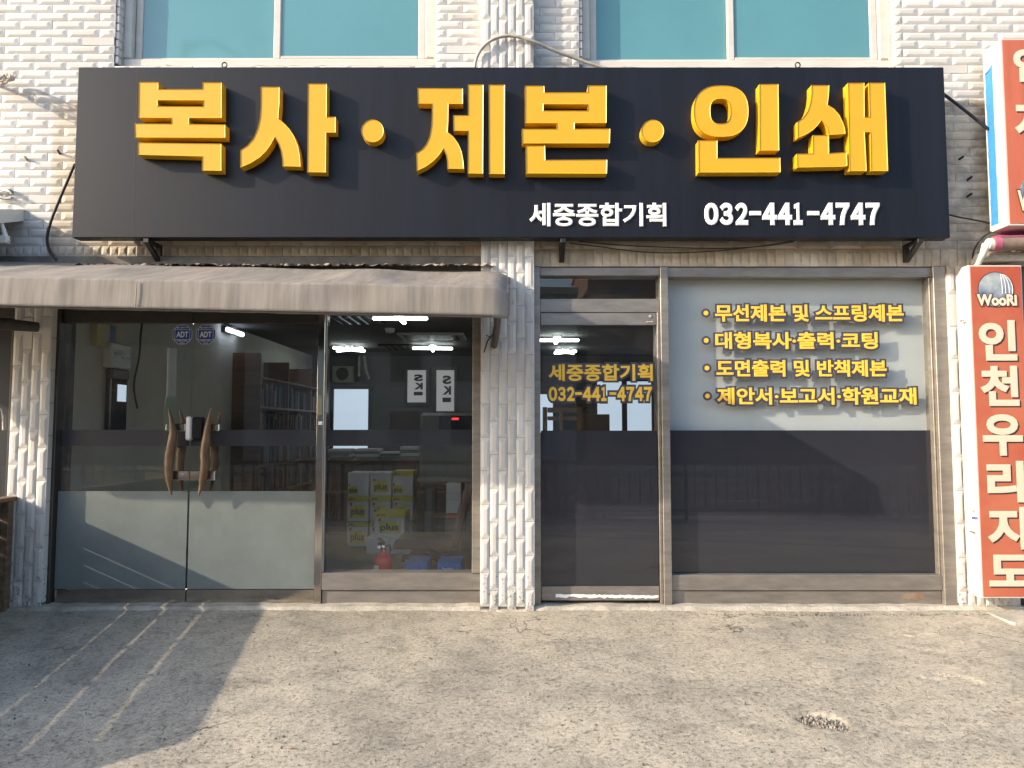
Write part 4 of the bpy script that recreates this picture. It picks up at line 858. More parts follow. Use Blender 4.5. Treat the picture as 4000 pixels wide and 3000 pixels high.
cable('looped_cable', 'dark looped cable beside the rolled pink awning arm', [at(3872, 905, -0.1), at(3835, 930, -0.13), at(3808, 970, -0.1), at(3800, 1005, -0.06), at(3806, 1028, -0.04)], 0.006, 'cable', 'cable')
cable('tail_cable', 'short cable end over the top of the tall red sign', [at(3820, 985, -0.08), at(3842, 1005, -0.1), at(3868, 1028, -0.09)], 0.005, 'cable', 'cable')
# bundle of old cable on the left wall
cb = thing('cable_bundle', 'tangled bundle of cut beige cables on the upper left wall', 'cable', at(20, 320, -0.1))
random.seed(9)
for k in range(9):
    c = Vector(at(random.uniform(-10, 45), random.uniform(300, 330), -0.10-random.uniform(0, 0.1))); r = random.uniform(0.03, 0.055); ph_ = random.random()*6; ax_ = random.uniform(-0.6, 0.6)
    pts = [(c.x+r*1.3*math.cos(t+ph_), c.y+0.05*math.sin(t*0.7+ph_)+ax_*0.05, c.z+r*0.85*math.sin(t+ph_)) for t in [j*0.45 for j in range(13)]]
    obj('strand', MB().tube(pts, random.uniform(0.004, 0.008), 6), 'conduit', cb)
obj('anchor', MB().tube([at(-20, 330, 0.0), at(5, 318, -0.12)], 0.012, 8), 'alu', cb)
wl = thing('wire_coil', 'small coil of white and black wire on the left wall', 'wire', at(22, 760, -0.03))
for k in range(3):
    c = Vector(at(20, 758, -0.02-0.015*k)); r = 0.055-0.008*k; obj('loop', MB().tube([(c.x+r*1.2*math.cos(t), c.y-0.01*math.sin(2*t), c.z+r*0.75*math.sin(t)) for t in [j*0.4 for j in range(15)]], 0.007, 6), 'plastic_white' if k != 1 else 'cable', wl)
for i, (px, py, m_, lab) in enumerate(((235, 603, 'black', 'dark bolt in the bare tile left of the sign'), (108, 628, 'alu', 'rusty bolt stub left of the sign throwing a shadow'), (3742, 626, 'black', 'upper black bolt on the sooty tiles right of the sign'), (3775, 705, 'black', 'middle black bolt on the sooty tiles right of the sign'), (3775, 770, 'black', 'lowest black bolt on the sooty tiles right of the sign'))):
    a = Vector(at(px, py, 0.0)); tag(obj('bolt', MB().tube([a, a+Vector((0.012, -0.045, 0.012))], 0.008, 6), m_), lab, 'bolt', 'old sign bolts')
# light box and swivel arm of the next shop at the left edge
nb = thing('neighbour_lightbox', 'grey metal light box with swivel arm at the left edge of the wall', 'sign', at(20, 840, -0.2))
x1_ = WX(98, 840, 0.0); zt_, zb3 = WZ(822, -0.01), WZ(862, -0.01)
obj('case', MB().add([(x1_-1.6, -0.36, zb3-0.13), (x1_, -0.36, zb3-0.13), (x1_, -0.003, zb3), (x1_-1.6, -0.003, zb3), (x1_-1.6, -0.36, zt_-0.10), (x1_, -0.36, zt_-0.10), (x1_, -0.003, zt_+0.01), (x1_-1.6, -0.003, zt_+0.01)], [(0, 1, 2, 3), (7, 6, 5, 4), (0, 4, 5, 1), (1, 5, 6, 2), (3, 2, 6, 7), (0, 3, 7, 4)]).box(x1_-1.6, x1_-0.02, -0.40, -0.365, zb3-0.50, zt_-0.09), 'plastic_white', nb)
obj('swivel_arm', MB().tube([at(4, 868, -0.2), at(16, 905, -0.2), at(28, 945, -0.2)], [0.012, 0.016, 0.02], 8), 'plastic_white', nb)
obj('swivel_end', bx(WX(2, 925, -0.2), WX(34, 925, -0.2), -0.22, -0.18, WZ(952, -0.2), WZ(920, -0.2), 0.006), 'plastic_white', nb)
lr = thing('canvas_roll', 'rolled dark awning cloth with brass eyelets at the left under the canopy', 'awning', at(80, 1260, -0.2))
p0 = Vector(at(-250, 1225, -0.55)); p1 = Vector(at(148, 1278, -0.10)); obj('roll', MB().tube([p0, p0.lerp(p1, .5)+Vector((0, 0, -0.015)), p1], [0.05, 0.045, 0.035], 10), 'canvas_dark', lr)
for k in (0.66, 0.8, 0.9): c = p0.lerp(p1, k); obj('eyelet', MB().tube([(c.x+0.01*math.cos(t), c.y-0.042, c.z+0.01*math.sin(t)) for t in [j*0.7 for j in range(10)]], 0.003, 5), mat('brass', (0.5, 0.36, 0.12), 0.3, metal=1), lr)
pc = tag(obj('pipe_stub', MB().tube([at(-40, 1590, -0.10), at(-8, 1585, -0.10), at(10, 1600, -0.10), at(16, 1630, -0.10), at(16, 1680, -0.10)], 0.012, 8), 'conduit'), 'bent grey pipe end on the left pillar', 'pipe')

# ------------------------------------------------------------------ slatted timber enclosure that shades the left of the pavement
top_z = WZ(1938, -0.02, 40)
def back(P, z): t = (z-P.z)/(-SUN.z); return P-SUN*t
qa, qb, qc = back(G(1000, 2440), top_z), back(G(735, 2872), top_z), back(G(300, 2995), top_z)
A0 = Vector((WX(42, 2100, -0.03), -0.035, 0)); A1 = Vector((qb.x, qb.y, 0)); A2 = A1+(Vector((qc.x, qc.y, 0))-A1).normalized()*1.5
for v_ in (A0, A1, A2): v_.x -= 0.035
FN = thing('slat_enclosure', 'low brown timber enclosure of horizontal slats at the left edge', 'fence', A0)
def slat_side(a, b, posts):
    d = (b-a); L = d.length; ang = math.atan2(d.y, d.x); n_ = 7; ph_ = (top_z-0.03)/n_
    def put(mb, u0, u1, v0, v1, z0, z1, name):
        me = mb(u0, u1, v0, v1, z0, z1, 0.004).mesh(name, M['wood']); o = bpy.data.objects.new(name, me); C.objects.link(o); o.parent = FN
        o.rotation_euler = (0, 0, ang); o.location = a-FN.location
    for k in range(n_): 
        put(bx, 0.0, L, -0.011, 0.011, -0.08+k*(top_z+0.05)/n_, -0.08+(k+1)*(top_z+0.05)/n_-(0.004, 0.003, 0.005, 0.009, 0.011, 0.012, 0.004)[k], 'slat')
    for u in posts: put(bx, u-0.03, u+0.03, 0.013, 0.06, -0.2, top_z-0.032, 'post')
    put(bx, -0.02, L+0.02, -0.03, 0.075, top_z-0.028, top_z, 'top_rail')
slat_side(A0, A1, [0.05, 0.62, 1.2, 1.75, (A1-A0).length-0.05]); slat_side(A1, A2, [0.5, 1.3])

# ------------------------------------------------------------------ inside the shop
FZ, CZ, YB = 0.04, 2.42, 6.7
XI0, XI1 = -3.30, 3.40
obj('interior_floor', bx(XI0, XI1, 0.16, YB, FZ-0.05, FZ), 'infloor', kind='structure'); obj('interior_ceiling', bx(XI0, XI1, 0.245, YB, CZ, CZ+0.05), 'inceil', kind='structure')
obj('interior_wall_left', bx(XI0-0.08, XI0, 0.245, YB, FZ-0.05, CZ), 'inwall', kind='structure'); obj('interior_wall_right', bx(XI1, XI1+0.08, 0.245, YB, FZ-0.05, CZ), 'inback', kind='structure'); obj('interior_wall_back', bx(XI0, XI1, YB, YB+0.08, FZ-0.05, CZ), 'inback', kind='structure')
led_n = 0
def ceiling_light(px, py, rot, label, lit=True, L=0.57):
    d = ray(px, py); t = (CZ-0.05-CAM_Z)/d[2]; x, y = t*d[0], CAM_Y+t*d[1]
    T = thing('ceiling_light', label, 'ceiling light', (x, y, CZ-0.06), 'cross-shaped ceiling lights')
    for k in range(2):
        me = MB().box(-L/2, L/2, -0.022, 0.022, -0.018, 0.018, 0.012).mesh('light_bar', M['led']); o = bpy.data.objects.new('light_bar', me); C.objects.link(o); o.parent = T; o.rotation_euler = (0, 0, rot+k*math.pi/2); o.location = (0, 0, -0.004*k)
    me = MB().box(-0.05, 0.05, -0.05, 0.05, 0.02, 0.06, 0.008).mesh('base', M['plastic_white']); o = bpy.data.objects.new('base', me); C.objects.link(o); o.parent = T
ceiling_light(1563, 1240, 0.0, 'nearest cross-shaped ceiling light just under the awning edge')
ceiling_light(1690, 1358, 0.10, 'cross-shaped ceiling light above the mirrored banner letters')
ceiling_light(1365, 1362, 0.9, 'turned cross-shaped ceiling light near the bookshelf')
ceiling_light(2176, 1326, 0.0, 'cross-shaped ceiling light seen through the side door')
ceiling_light(2208, 1372, 0.8, 'farthest small ceiling light seen through the side door', L=0.42)
EL = thing('emergency_light', 'twin-lamp emergency light on the left wall inside the door', 'lamp', (XI0+0.05, 2.4, 2.2))
d = ray(925, 1297); t = (XI0+0.12)/d[0]; ey, ez = CAM_Y+t*d[1], CAM_Z+t*d[2]; EL.location = (XI0+0.06, ey, ez)
for k in (-1, 1): obj('lamp_head', bx(XI0+0.08, XI0+0.12, ey+k*0.13-0.11, ey+k*0.13+0.11, ez-0.025, ez+0.025, 0.012), 'led_blue', EL)
obj('housing', bx(XI0+0.003, XI0+0.075, ey-0.16, ey+0.16, ez-0.02, ez+0.05, 0.01), 'plastic_black', EL)
def ceil_pt(px, py, z=CZ): d = ray(px, py); t = (z-CAM_Z)/d[2]; return t*d[0], CAM_Y+t*d[1]
ac = thing('air_conditioner', 'ceiling cassette air conditioner with dark louvre slots', 'air conditioner', (0, 0, 0)); x, y = ceil_pt(1690, 1310); ac.location = (x, y, CZ-0.03)
obj('panel', bx(x-0.42, x+0.42, y-0.3, y+0.3, CZ-0.03, CZ-0.002, 0.008), 'plastic_white', ac)
for k in range(6): obj('slot', bx(x-0.34, x+0.34, y-0.24+k*0.085, y-0.20+k*0.085, CZ-0.034, CZ-0.0305), 'plastic_black', ac)
for px, py, lab in ((1400, 1245, 'striped ceiling vent nearest the door post'), (1555, 1353, 'striped ceiling vent further back between the lights')):
    x, y = ceil_pt(px, py); v_ = thing('ceiling_vent', lab, 'vent', (x, y, CZ-0.02), 'striped ceiling vents'); obj('frame', bx(x-0.24, x+0.24, y-0.3, y+0.3, CZ-0.02, CZ-0.001), 'plastic_black', v_)
    for k in range(5): obj('slat', bx(x-0.22+k*0.1, x-0.17+k*0.1, y-0.28, y+0.28, CZ-0.028, CZ-0.0205), 'inceil', v_)
x, y = ceil_pt(1523, 1283); tag(obj('smoke_detector', MB().lathe([(0.02, CZ-0.055), (0.045, CZ-0.05), (0.055, CZ-0.03), (0.065, CZ-0.001)], x, y, 18), 'plastic_white'), 'small round smoke detector on the ceiling', 'smoke detector')
# back wall windows, lit by the daylight behind
def rear_window(px0, py0, px1, py1, label, m='daylit', text=False, split=0):
    x0, z1 = W(px0, py0, YB-0.05); x1, z0 = W(px1, py1, YB-0.05)
    T = thing('rear_window', label, 'window', ((x0+x1)/2, YB, z0), 'daylit openings in the back wall')
    f_ = MB(); t_ = 0.05
    f_.box(x0-t_, x0, YB-0.07, YB-0.002, z0-t_, z1+t_); f_.box(x1, x1+t_, YB-0.07, YB-0.002, z0-t_, z1+t_); f_.box(x0+0.0005, x1-0.0005, YB-0.07, YB-0.002, z1, z1+t_); f_.box(x0+0.0005, x1-0.0005, YB-0.07, YB-0.002, z0-t_, z0)
    obj('frame', f_, 'alu_dark', T); obj('pane', bx(x0, x1, YB-0.04, YB-0.03, z0, z1), m, T)
    if text:
        w_ = x1-x0; h_ = z1-z0
        for s_, a, b in (('S', 0.66, 0.87), ('K', 0.40, 0.61), ('1', 0.22, 0.33)):
            lettering('banner_letter', s_, (x0+w_*0.34, z0+h_*a, x0+w_*0.82, z0+h_*b), YB-0.046, YB-0.042, mat('banner_ink', (0.05, 0.05, 0.05), 0.8), T, bold=0.05, mirror=True)
rear_window(1305, 1520, 1437, 1760, 'bright bluish rear door pane beyond the brown counter')
rear_window(1592, 1446, 1664, 1572, 'left frosted rear banner window with mirrored letters', 'daylit_dim', True)
rear_window(1705, 1446, 1774, 1606, 'right frosted rear banner window with mirrored letters', 'daylit_dim', True)
rear_window(2088, 1540, 2160, 1690, 'narrow bright rear pane at the left of the side door view')
rear_window(2332, 1490, 2430, 1700, 'left of the two tall bright rear panes in the side door')
rear_window(2448, 1490, 2546, 1700, 'right of the two tall bright rear panes in the side door')
x0, z1 = W(1350, 1430, YB-0.3); x1, z0 = W(1405, 1490, YB-0.3)
fan = thing('vent_fan_unit', 'dark extractor fan unit with round grille high on the back wall', 'fan', (x0, YB-0.2, z0)); obj('case', bx(x0-0.22, x0+0.12, YB-0.3, YB-0.003, z0, z1, 0.01), 'machine', fan); obj('grille', MB().disc(x0-0.05, (z0+z1)/2, 0.10, YB-0.315, YB-0.302), 'plastic_black', fan)
dp = MB(); dp.tube([at(1402, 1390, YB-0.25), at(1402, 1470, YB-0.25)], 0.03, 8); dp.tube([at(1422, 1390, YB-0.22), at(1430, 1450, YB-0.22), at(1443, 1480, YB-0.22)], 0.035, 8); tag(obj('duct', dp, 'alu'), 'grey metal duct pipes on the back wall beside the fan', 'duct')
# bookshelf on the left wall
BS = thing('bookshelf', 'tall brown bookshelf full of binders along the left wall', 'bookshelf', (XI0+0.2, 4.6, FZ))
ys0, ys1, xsf = 3.35, 6.5, XI0+0.34
obj('end_panel', bx(XI0+0.002, xsf, ys0, ys0+0.03, FZ, 2.12, 0.002), 'wood_in', BS); obj('end_panel', bx(XI0+0.002, xsf, ys1, ys1+0.03, FZ, 2.12, 0.002), 'wood_in', BS)
random.seed(31)
for k in range(6):
    z = FZ+0.05+k*0.35; obj('shelf_board', bx(XI0+0.002, xsf, ys0+0.031, ys1-0.001, z-0.022, z), 'wood_in', BS)
    if k == 5: break
    y = ys0+0.05; bmb = [MB() for _ in BOOK]
    while y < ys1-0.08:
        t_ = random.uniform(0.018, 0.06); h_ = random.uniform(0.20, 0.31); dpt = random.uniform(0.0, 0.06)
        if random.random() < 0.1: y += random.uniform(0.03, 0.1); continue
        random.choice(bmb).box(XI0+0.08, xsf-0.03-dpt, y, y+t_-0.002, z+0.001, z+h_, 0.002); y += t_
    for j, b_ in enumerate(bmb):
        if b_.v: obj('binders', b_, BOOK[j], BS, kind='stuff')
for y in (4.4, 5.45): obj('divider', bx(XI0+0.004, xsf-0.002, y, y+0.02, FZ+0.06, 2.1), 'wood_in', BS)
# fittings on the left wall
def wall_item(px0, py0, px1, py1, dep, X=XI0+0.003):
    d0, d1 = ray(px0, (py0+py1)/2), ray(px1, (py0+py1)/2); ya, yb = CAM_Y+(X+dep)/d0[0]*d0[1], CAM_Y+(X+dep)/d1[0]*d1[1]
    ym = (ya+yb)/2; t = (ym-CAM_Y); z1_, z0_ = WZ(py0, ym, (px0+px1)/2), WZ(py1, ym, (px0+px1)/2); return X, X+dep, ya, yb, z0_, z1_
a = wall_item(437, 1345, 512, 1440, 0.08); e = thing('breaker_box', 'off-white breaker box with dark window on the left wall inside', 'breaker box', (a[0], a[2], a[4])); obj('case', bx(*a, 0.008), 'plastic_white', e); obj('cover_window', bx(a[1]+0.001, a[1]+0.004, a[2]+0.03, a[3]-0.03, a[4]+0.09, a[5]-0.08), 'plastic_black', e)
for k in range(4): obj('switch', bx(a[1]+0.0045, a[1]+0.010, a[2]+0.05+k*0.035, a[2]+0.07+k*0.035, a[4]+0.11, a[4]+0.15), 'plastic_white', e)
a = wall_item(380, 1268, 470, 1360, 0.05); e = thing('wall_board', 'cream board with a blue vertical band high on the left wall', 'board', (a[0], a[2], a[4])); obj('board', bx(*a, 0.004), mat('cream_board', (0.55, 0.48, 0.30), 0.6), e); obj('band', bx(a[1]+0.001, a[1]+0.003, a[2]+0.16*(a[3]-a[2])+0.12, a[2]+0.16*(a[3]-a[2])+0.20, a[4]+0.005, a[5]-0.005), 'adt', e)
a = wall_item(432, 1455, 498, 1690, 0.05); e = thing('wall_mirror', 'narrow arched dark wood mirror on the left wall', 'mirror', (a[0], a[2], a[4])); obj('frame', bx(*a, 0.01), mat('mirror_dark', (0.02, 0.022, 0.028), 0.1), e); obj('cresting', bx(a[0], a[1]+0.01, a[2]-0.01, a[3]+0.01, a[5]-0.06, a[5]+0.03, 0.015), 'wood_in', e); obj('painted_bright_spot', bx(a[1]+0.001, a[1]+0.004, a[3]-0.16, a[3]-0.03, a[5]-0.24, a[5]-0.10), 'daylit', e)  # bright spot in the dark mirror put in as a glowing patch, not a lamp
a = wall_item(282, 1900, 480, 1915, 0.02)
cable('wall_wire', 'loose dark wires hanging from the ceiling beside the breaker box', [(XI0+0.03, 1.25, 2.25), (XI0+0.05, 1.18, 2.05), (XI0+0.03, 1.2, 1.85), (XI0+0.02, 1.15, 1.6), (XI0+0.02, 1.22, 1.4)], 0.008, 'cable', 'wire')
# counter and table
CT = thing('counter', 'brown veneer service counter behind the paper cartons', 'counter', (-1.6, 3.1, FZ)); xa, xb = -2.25, -0.55
obj('front_panel', bx(xa, xb, 3.02, 3.05, FZ, 0.83), 'wood_in', CT); obj('top', bx(xa-0.03, xb+0.03, 2.96, 3.62, 0.832, 0.87, 0.004), 'wood_in', CT); obj('side_panel', bx(xa, xa+0.03, 3.051, 3.58, FZ, 0.83), 'wood_in', CT); obj('side_panel', bx(xb-0.03, xb, 3.051, 3.58, FZ, 0.83), 'wood_in', CT); obj('kick_rail', bx(xa, xb, 3.008, 3.018, 0.50, 0.53), 'wood_pale', CT)
random.seed(5)
for i, (px, wd) in enumerate(((1330, 0.24), (1440, 0.26), (1530, 0.22), (1600, 0.2))):
    x = WX(px, 1700, 3.2); h = random.uniform(0.06, 0.16); T = thing('paper_stack', ['paper stack at the left end of the counter', 'second paper stack on the counter', 'third paper stack on the counter', 'paper stack at the right end of the counter'][i], 'paper', (x, 3.3, 0.872), 'paper stacks on the counter')
    for k in range(4): obj('ream', bx(x-wd/2+random.uniform(-.01, .01), x+wd/2, 3.12+random.uniform(-.02, .02), 3.42, 0.872+k*h/4, 0.872+(k+1)*h/4-0.003, 0.002), 'box_white' if k % 2 else 'machine', T)
MC = thing('paper_cutter', 'grey-green paper cutting machine with red digit display', 'machine', (-1.0, 2.4, FZ))
x0, z1 = W(1640, 1612, 2.3); x1, z0 = W(1862, 1690, 2.3)
obj('body', bx(x0, x1+0.1, 2.3, 2.9, 0.62, z1, 0.03), 'machine', MC); obj('control_panel', bx(WX(1715, 1650, 2.28), x1+0.08, 2.285, 2.298, z0+0.03, z1-0.03, 0.004), 'plastic_black', MC); xq_, zq_ = W(1778, 1636, 2.27); obj('display', bx(xq_-0.035, xq_+0.035, 2.276, 2.283, zq_-0.011, zq_+0.011), 'led_red', MC); obj('table', bx(x0+0.02, x1+0.12, 2.02, 2.299, 0.70, 0.74, 0.004), 'machine', MC)
for xx in (x0+0.05, x1+0.02): obj('leg', bx(xx, xx+0.07, 2.35, 2.8, FZ, 0.619), 'machine', MC)
# paper cartons
def carton(x, y, z, wd, dp_, h, face, label, lid=True, grp='copy paper cartons'):
    T = thing('paper_carton', label, 'carton', (x+wd/2, y+dp_/2, z), grp)
    obj('body', bx(x, x+wd, y, y+dp_, z+0.001, z+h-0.002, 0.003), 'box_white', T)
    if lid:
        obj('lid', bx(x-0.002, x+wd+0.002, y-0.003, y+dp_, z+h-0.055, z+h-0.001, 0.002), 'box_lime', T); lettering('lid_lettering', 'plus', (x+wd*0.08, z+h-0.045, x+wd*0.36, z+h-0.014), y-0.005, y-0.0032, 'box_dark', T, bold=0.02)
    if face:
        fx0, fx1, fz0, fz1 = (x+wd*0.14, x+wd*0.88, z+0.035, z+h*0.64) if face == 1 else (x+wd*0.04, x+wd*0.5, z+0.02, z+h*0.42)
        obj('print_panel', bx(fx0, fx1, y-0.002, y+0.001, fz0, fz1), 'box_lime', T); w_ = fx1-fx0; h_ = fz1-fz0
        lettering('lettering', 'plus', (fx0+w_*0.08, fz0+h_*0.06, fx1-w_*0.10, fz0+h_*0.80), y-0.004, y-0.0022, 'box_dark', T, bold=0.028); obj('plus_mark', bx(fx1-w_*0.26, fx1+w_*0.04, y-0.0042, y-0.0022, fz1-h_*0.22, fz1-h_*0.17).box(fx1-w_*0.13, fx1-w_*0.09, y-0.0046, y-0.0043, fz1-h_*0.36, fz1-h_*0.03), 'white_print', T)
        obj('seal', MB().disc(fx0+w_*0.05, fz1+0.012, 0.014 if face == 1 else 0.009, y-0.0035, y-0.0005, 14), 'red_print', T)
yb0 = 2.2; names = {(0, 0): 'bottom carton of the left carton column', (0, 1): 'middle carton of the left carton column', (0, 2): 'open white carton on top of the left carton column', (1, 0): 'bottom carton of the middle column, half hidden', (1, 1): 'middle carton of the middle column, behind the front carton', (1, 2): 'top carton of the middle column with large lime print', (2, 0): 'bottom carton of the right column, hidden low', (2, 1): 'middle carton of the right carton column', (2, 2): 'top carton of the right column with lime lid'}
for c, (pa, pb) in enumerate(((1357, 1438), (1446, 1527), (1533, 1612))):
    xa_, xb_ = WX(pa, 1950, yb0), WX(pb, 1950, yb0)
    for r_ in range(3):
        carton(xa_, yb0+0.004*r_, FZ+0.004+r_*0.252, xb_-xa_, 0.30, 0.25 if r_ < 2 or c == 2 else 0.235, (2 if (c != 1) else 1) if r_ == 2 else 1, names[(c, r_)], lid=(r_ < 2 or c == 2))
xa_, xb_ = WX(1462, 2050, 1.85), WX(1580, 2050, 1.85); zwb = FZ+0.152
T = thing('flat_carton', 'plain white carton under the front copy paper carton', 'carton', (xa_, 1.9, FZ)); obj('body', bx(WX(1431, 2120, 1.80), WX(1604, 2120, 1.80), 1.80, 2.16, FZ+0.002, zwb, 0.003), 'box_white', T); obj('tape', bx(WX(1520, 2120, 1.80), WX(1523, 2120, 1.80), 1.798, 1.8005, FZ+0.003, zwb-0.002), 'cream', T)
carton(xa_, 1.85, zwb+0.002, xb_-xa_, 0.28, 0.235, 1, 'front copy paper carton with lime lid on a plain white carton')
# extinguisher
xq_, _ = W(1497, 2190, 0.52); FE = thing('fire_extinguisher', 'red fire extinguisher standing inside the window', 'fire extinguisher', (xq_, 0.52, FZ)); r_ = 0.071; zt_ = WZ(2158, 0.52)
obj('cylinder', MB().lathe([(r_*0.9, FZ+0.002), (r_, FZ+0.02), (r_, zt_-0.075), (r_*0.93, zt_-0.045), (r_*0.72, zt_-0.020), (r_*0.4, zt_-0.004), (0.020, zt_), (0.018, zt_+0.03)], xq_, 0.52, 26), 'ext_red', FE)
obj('valve', MB().lathe([(0.016, zt_+0.031), (0.018, zt_+0.055), (0.010, zt_+0.06)], xq_, 0.52, 12), 'chrome', FE); obj('handle', MB().box(xq_-0.045, xq_+0.012, 0.508, 0.532, zt_+0.058, zt_+0.070, 0.003).add([(xq_-0.055, 0.51, zt_+0.105), (xq_-0.03, 0.51, zt_+0.115), (xq_+0.012, 0.51, zt_+0.075), (xq_-0.005, 0.51, zt_+0.068), (xq_-0.055, 0.53, zt_+0.105), (xq_-0.03, 0.53, zt_+0.115), (xq_+0.012, 0.53, zt_+0.075), (xq_-0.005, 0.53, zt_+0.068)], [(0, 3, 2, 1), (4, 5, 6, 7), (0, 1, 5, 4), (1, 2, 6, 5), (2, 3, 7, 6), (3, 0, 4, 7)]), 'plastic_black', FE)
obj('gauge', MB().disc(xq_-0.03, zt_+0.045, 0.013, 0.495, 0.507, 14), 'chrome', FE); obj('hose', MB().tube([(xq_+0.018, 0.52, zt_+0.045), (xq_+0.05, 0.50, zt_+0.06), (xq_+0.06, 0.50, zt_+0.02), (xq_+0.045, 0.50, zt_-0.01)], 0.006, 6), 'plastic_black', FE)
lb = MB(); n_ = 10; v = [(xq_+(r_+0.001)*math.cos(math.radians(-170+k*7)), 0.52+(r_+0.001)*math.sin(math.radians(-170+k*7)), z) for k in range(n_) for z in (FZ+0.06, zt_-0.09)]; lb.add(v, [(2*k, 2*k+2, 2*k+3, 2*k+1) for k in range(n_-1)], True); obj('label_plate', lb, 'white_print', FE)
# blue cartons
for i, (pa, pb, lab) in enumerate(((1580, 1668, 'blue carton left of the chair post behind the window'), (1706, 1800, 'blue carton with white slogan right of the chair post'))):
    xa_, xb_ = WX(pa, 2220, 0.62), WX(pb, 2220, 0.62); zt_ = WZ(2200, 0.62); T = thing('blue_carton', lab, 'carton', ((xa_+xb_)/2, 0.7, FZ), 'blue cartons by the window'); obj('body', bx(xa_, xb_, 0.62, 0.95, FZ+0.002, zt_, 0.003), 'box_blue', T)
    if i: lettering('lettering', 'Smoother', (xa_+0.04, zt_-0.052, xb_-0.06, zt_-0.030), 0.616, 0.6185, 'white_print', T, bold=0.012); lettering('lettering', 'Thicker', (xa_+0.06, zt_-0.080, xb_-0.03, zt_-0.058), 0.616, 0.6185, 'white_print', T, bold=0.02)
# swivel chair
CHR = thing('office_chair', 'brown padded swivel chair seen from the side inside the window', 'chair', (-0.7, 1.15, FZ))
x0, z1 = W(1530, 2108, 1.0); x1, z0 = W(1775, 2150, 1.0)
def cushion(name, prof, y0, y1, m):
    bm = bmesh.new(); n_ = len(prof)
    for y in (y0, y1):
        for x, z in prof: bm.verts.new((x, y, z))
    bm.verts.ensure_lookup_table(); bm.faces.new([bm.verts[i] for i in range(n_)]); bm.faces.new([bm.verts[n_+i] for i in reversed(range(n_))])
    for i in range(n_): j = (i+1) % n_; bm.faces.new([bm.verts[j], bm.verts[i], bm.verts[n_+i], bm.verts[n_+j]])
    bmesh.ops.recalc_face_normals(bm, faces=bm.faces[:]); bmesh.ops.bevel(bm, geom=bm.edges[:], offset=0.022, segments=3, affect='EDGES', profile=0.6)
    me = bpy.data.meshes.new(name); bm.to_mesh(me); bm.free(); me.polygons.foreach_set('use_smooth', [True]*len(me.polygons)); me.materials.append(M[m]); return link(name, me, CHR)
cushion('seat', [(x0, z0+0.01), (x1-0.02, z0), (x1+0.01, z1), (x0+0.03, z1)], 1.0, 1.46, 'leather')
xb0 = WX(1760, 2120, 1.05); cushion('backrest', [(xb0, z0+0.01), (xb0+0.07, z0+0.01), (xb0+0.13, z0+0.30), (xb0+0.20, z0+0.56), (xb0+0.13, z0+0.57), (xb0+0.05, z0+0.28)], 1.03, 1.43, 'leather')
xc_ = WX(1684, 2200, 1.23); obj('gas_post', MB().lathe([(0.032, FZ+0.09), (0.032, FZ+0.19), (0.045, FZ+0.191), (0.045, z0-0.002)], xc_, 1.23, 16), 'steel', CHR)
for k in range(5): a_ = k*2*math.pi/5+0.3; obj('foot', MB().tube([(xc_, 1.23, FZ+0.09), (xc_+0.27*math.cos(a_), 1.23+0.27*math.sin(a_), FZ+0.055), (xc_+0.27*math.cos(a_), 1.23+0.27*math.sin(a_), FZ+0.02)], [0.028, 0.018, 0.02], 8), 'plastic_black', CHR)
ST = thing('carton_stack', 'small stack of white boxes on the floor behind the chair back', 'carton', (WX(1760, 2000, 1.9), 1.9, FZ))
for k, (h, m_) in enumerate(((0.05, mat('orange_box', (0.45, 0.12, 0.03), 0.6)), (0.13, 'box_white'), (0.06, 'box_white'), (0.09, 'box_white'))):
    zz = 0.36+sum((0.052, 0.132, 0.062, 0.092)[:k]); obj('box', bx(WX(1742, 2000, 1.9), WX(1800, 2000, 1.9), 1.9, 2.1, zz, zz+h, 0.003), m_, ST)
obj('base_box', bx(WX(1738, 2000, 1.9), WX(1805, 2000, 1.9), 1.9, 2.12, FZ, 0.358, 0.003), 'machine', ST)
# things behind the side door
WC = thing('wooden_chair', 'pale wooden chair back seen through the side door', 'chair', (0.35, 1.6, FZ)); yc = 1.5
for pa, pb in ((2120, 2138), (2185, 2200), (2255, 2275)): obj('back_post', bx(WX(pa, 1640, yc), WX(pb, 1640, yc), yc, yc+0.03, FZ, WZ(1590, yc), 0.004), 'wood_pale', WC)
obj('rail', bx(WX(2139, 1600, yc), WX(2254, 1600, yc), yc+0.004, yc+0.026, WZ(1612, yc), WZ(1592, yc), 0.004), 'wood_pale', WC); obj('rail', bx(WX(2139, 1630, yc), WX(2254, 1630, yc), yc+0.004, yc+0.026, WZ(1642, yc), WZ(1626, yc), 0.004), 'wood_pale', WC); obj('seat', bx(WX(2115, 1700, yc), WX(2280, 1700, yc), yc+0.031, yc+0.45, 0.46, 0.50, 0.01), 'wood_pale', WC)
x0, z1 = W(2280, 1618, 1.9); x1, z0 = W(2382, 1700, 1.9); T = thing('brown_carton', 'brown cardboard carton beside the wooden chair', 'carton', (x0, 2, FZ)); obj('body', bx(x0, x1, 1.9, 2.2, 0.75, z1, 0.003), mat('cardboard', (0.13, 0.085, 0.05), 0.8, var=0.2, vscale=4), T); obj('stand', bx(x0, x1, 1.9, 2.2, FZ, 0.748, 0.003), 'machine', T)
x0, z1 = W(2220, 1560, 3.2); x1, z0 = W(2330, 1680, 3.2); T = thing('calendar', 'wall calendar sheet behind the wooden chair', 'calendar', (x0, 3.2, z0)); obj('sheet', bx(x0-0.06, x1, 3.2, 3.205, z0-0.1, z1+0.04), mat('calendar_paper', (0.16, 0.17, 0.18), 0.8), T); obj('easel', bx(x0+0.1, x0+0.14, 3.21, 3.25, FZ, z1), 'wood_in', T)
lettering('lettering', '9 10 11 12 13 14 15', (x0, z1-0.12, x1-0.02, z1-0.085), 3.195, 3.1985, 'plastic_black', T, bold=0.02)

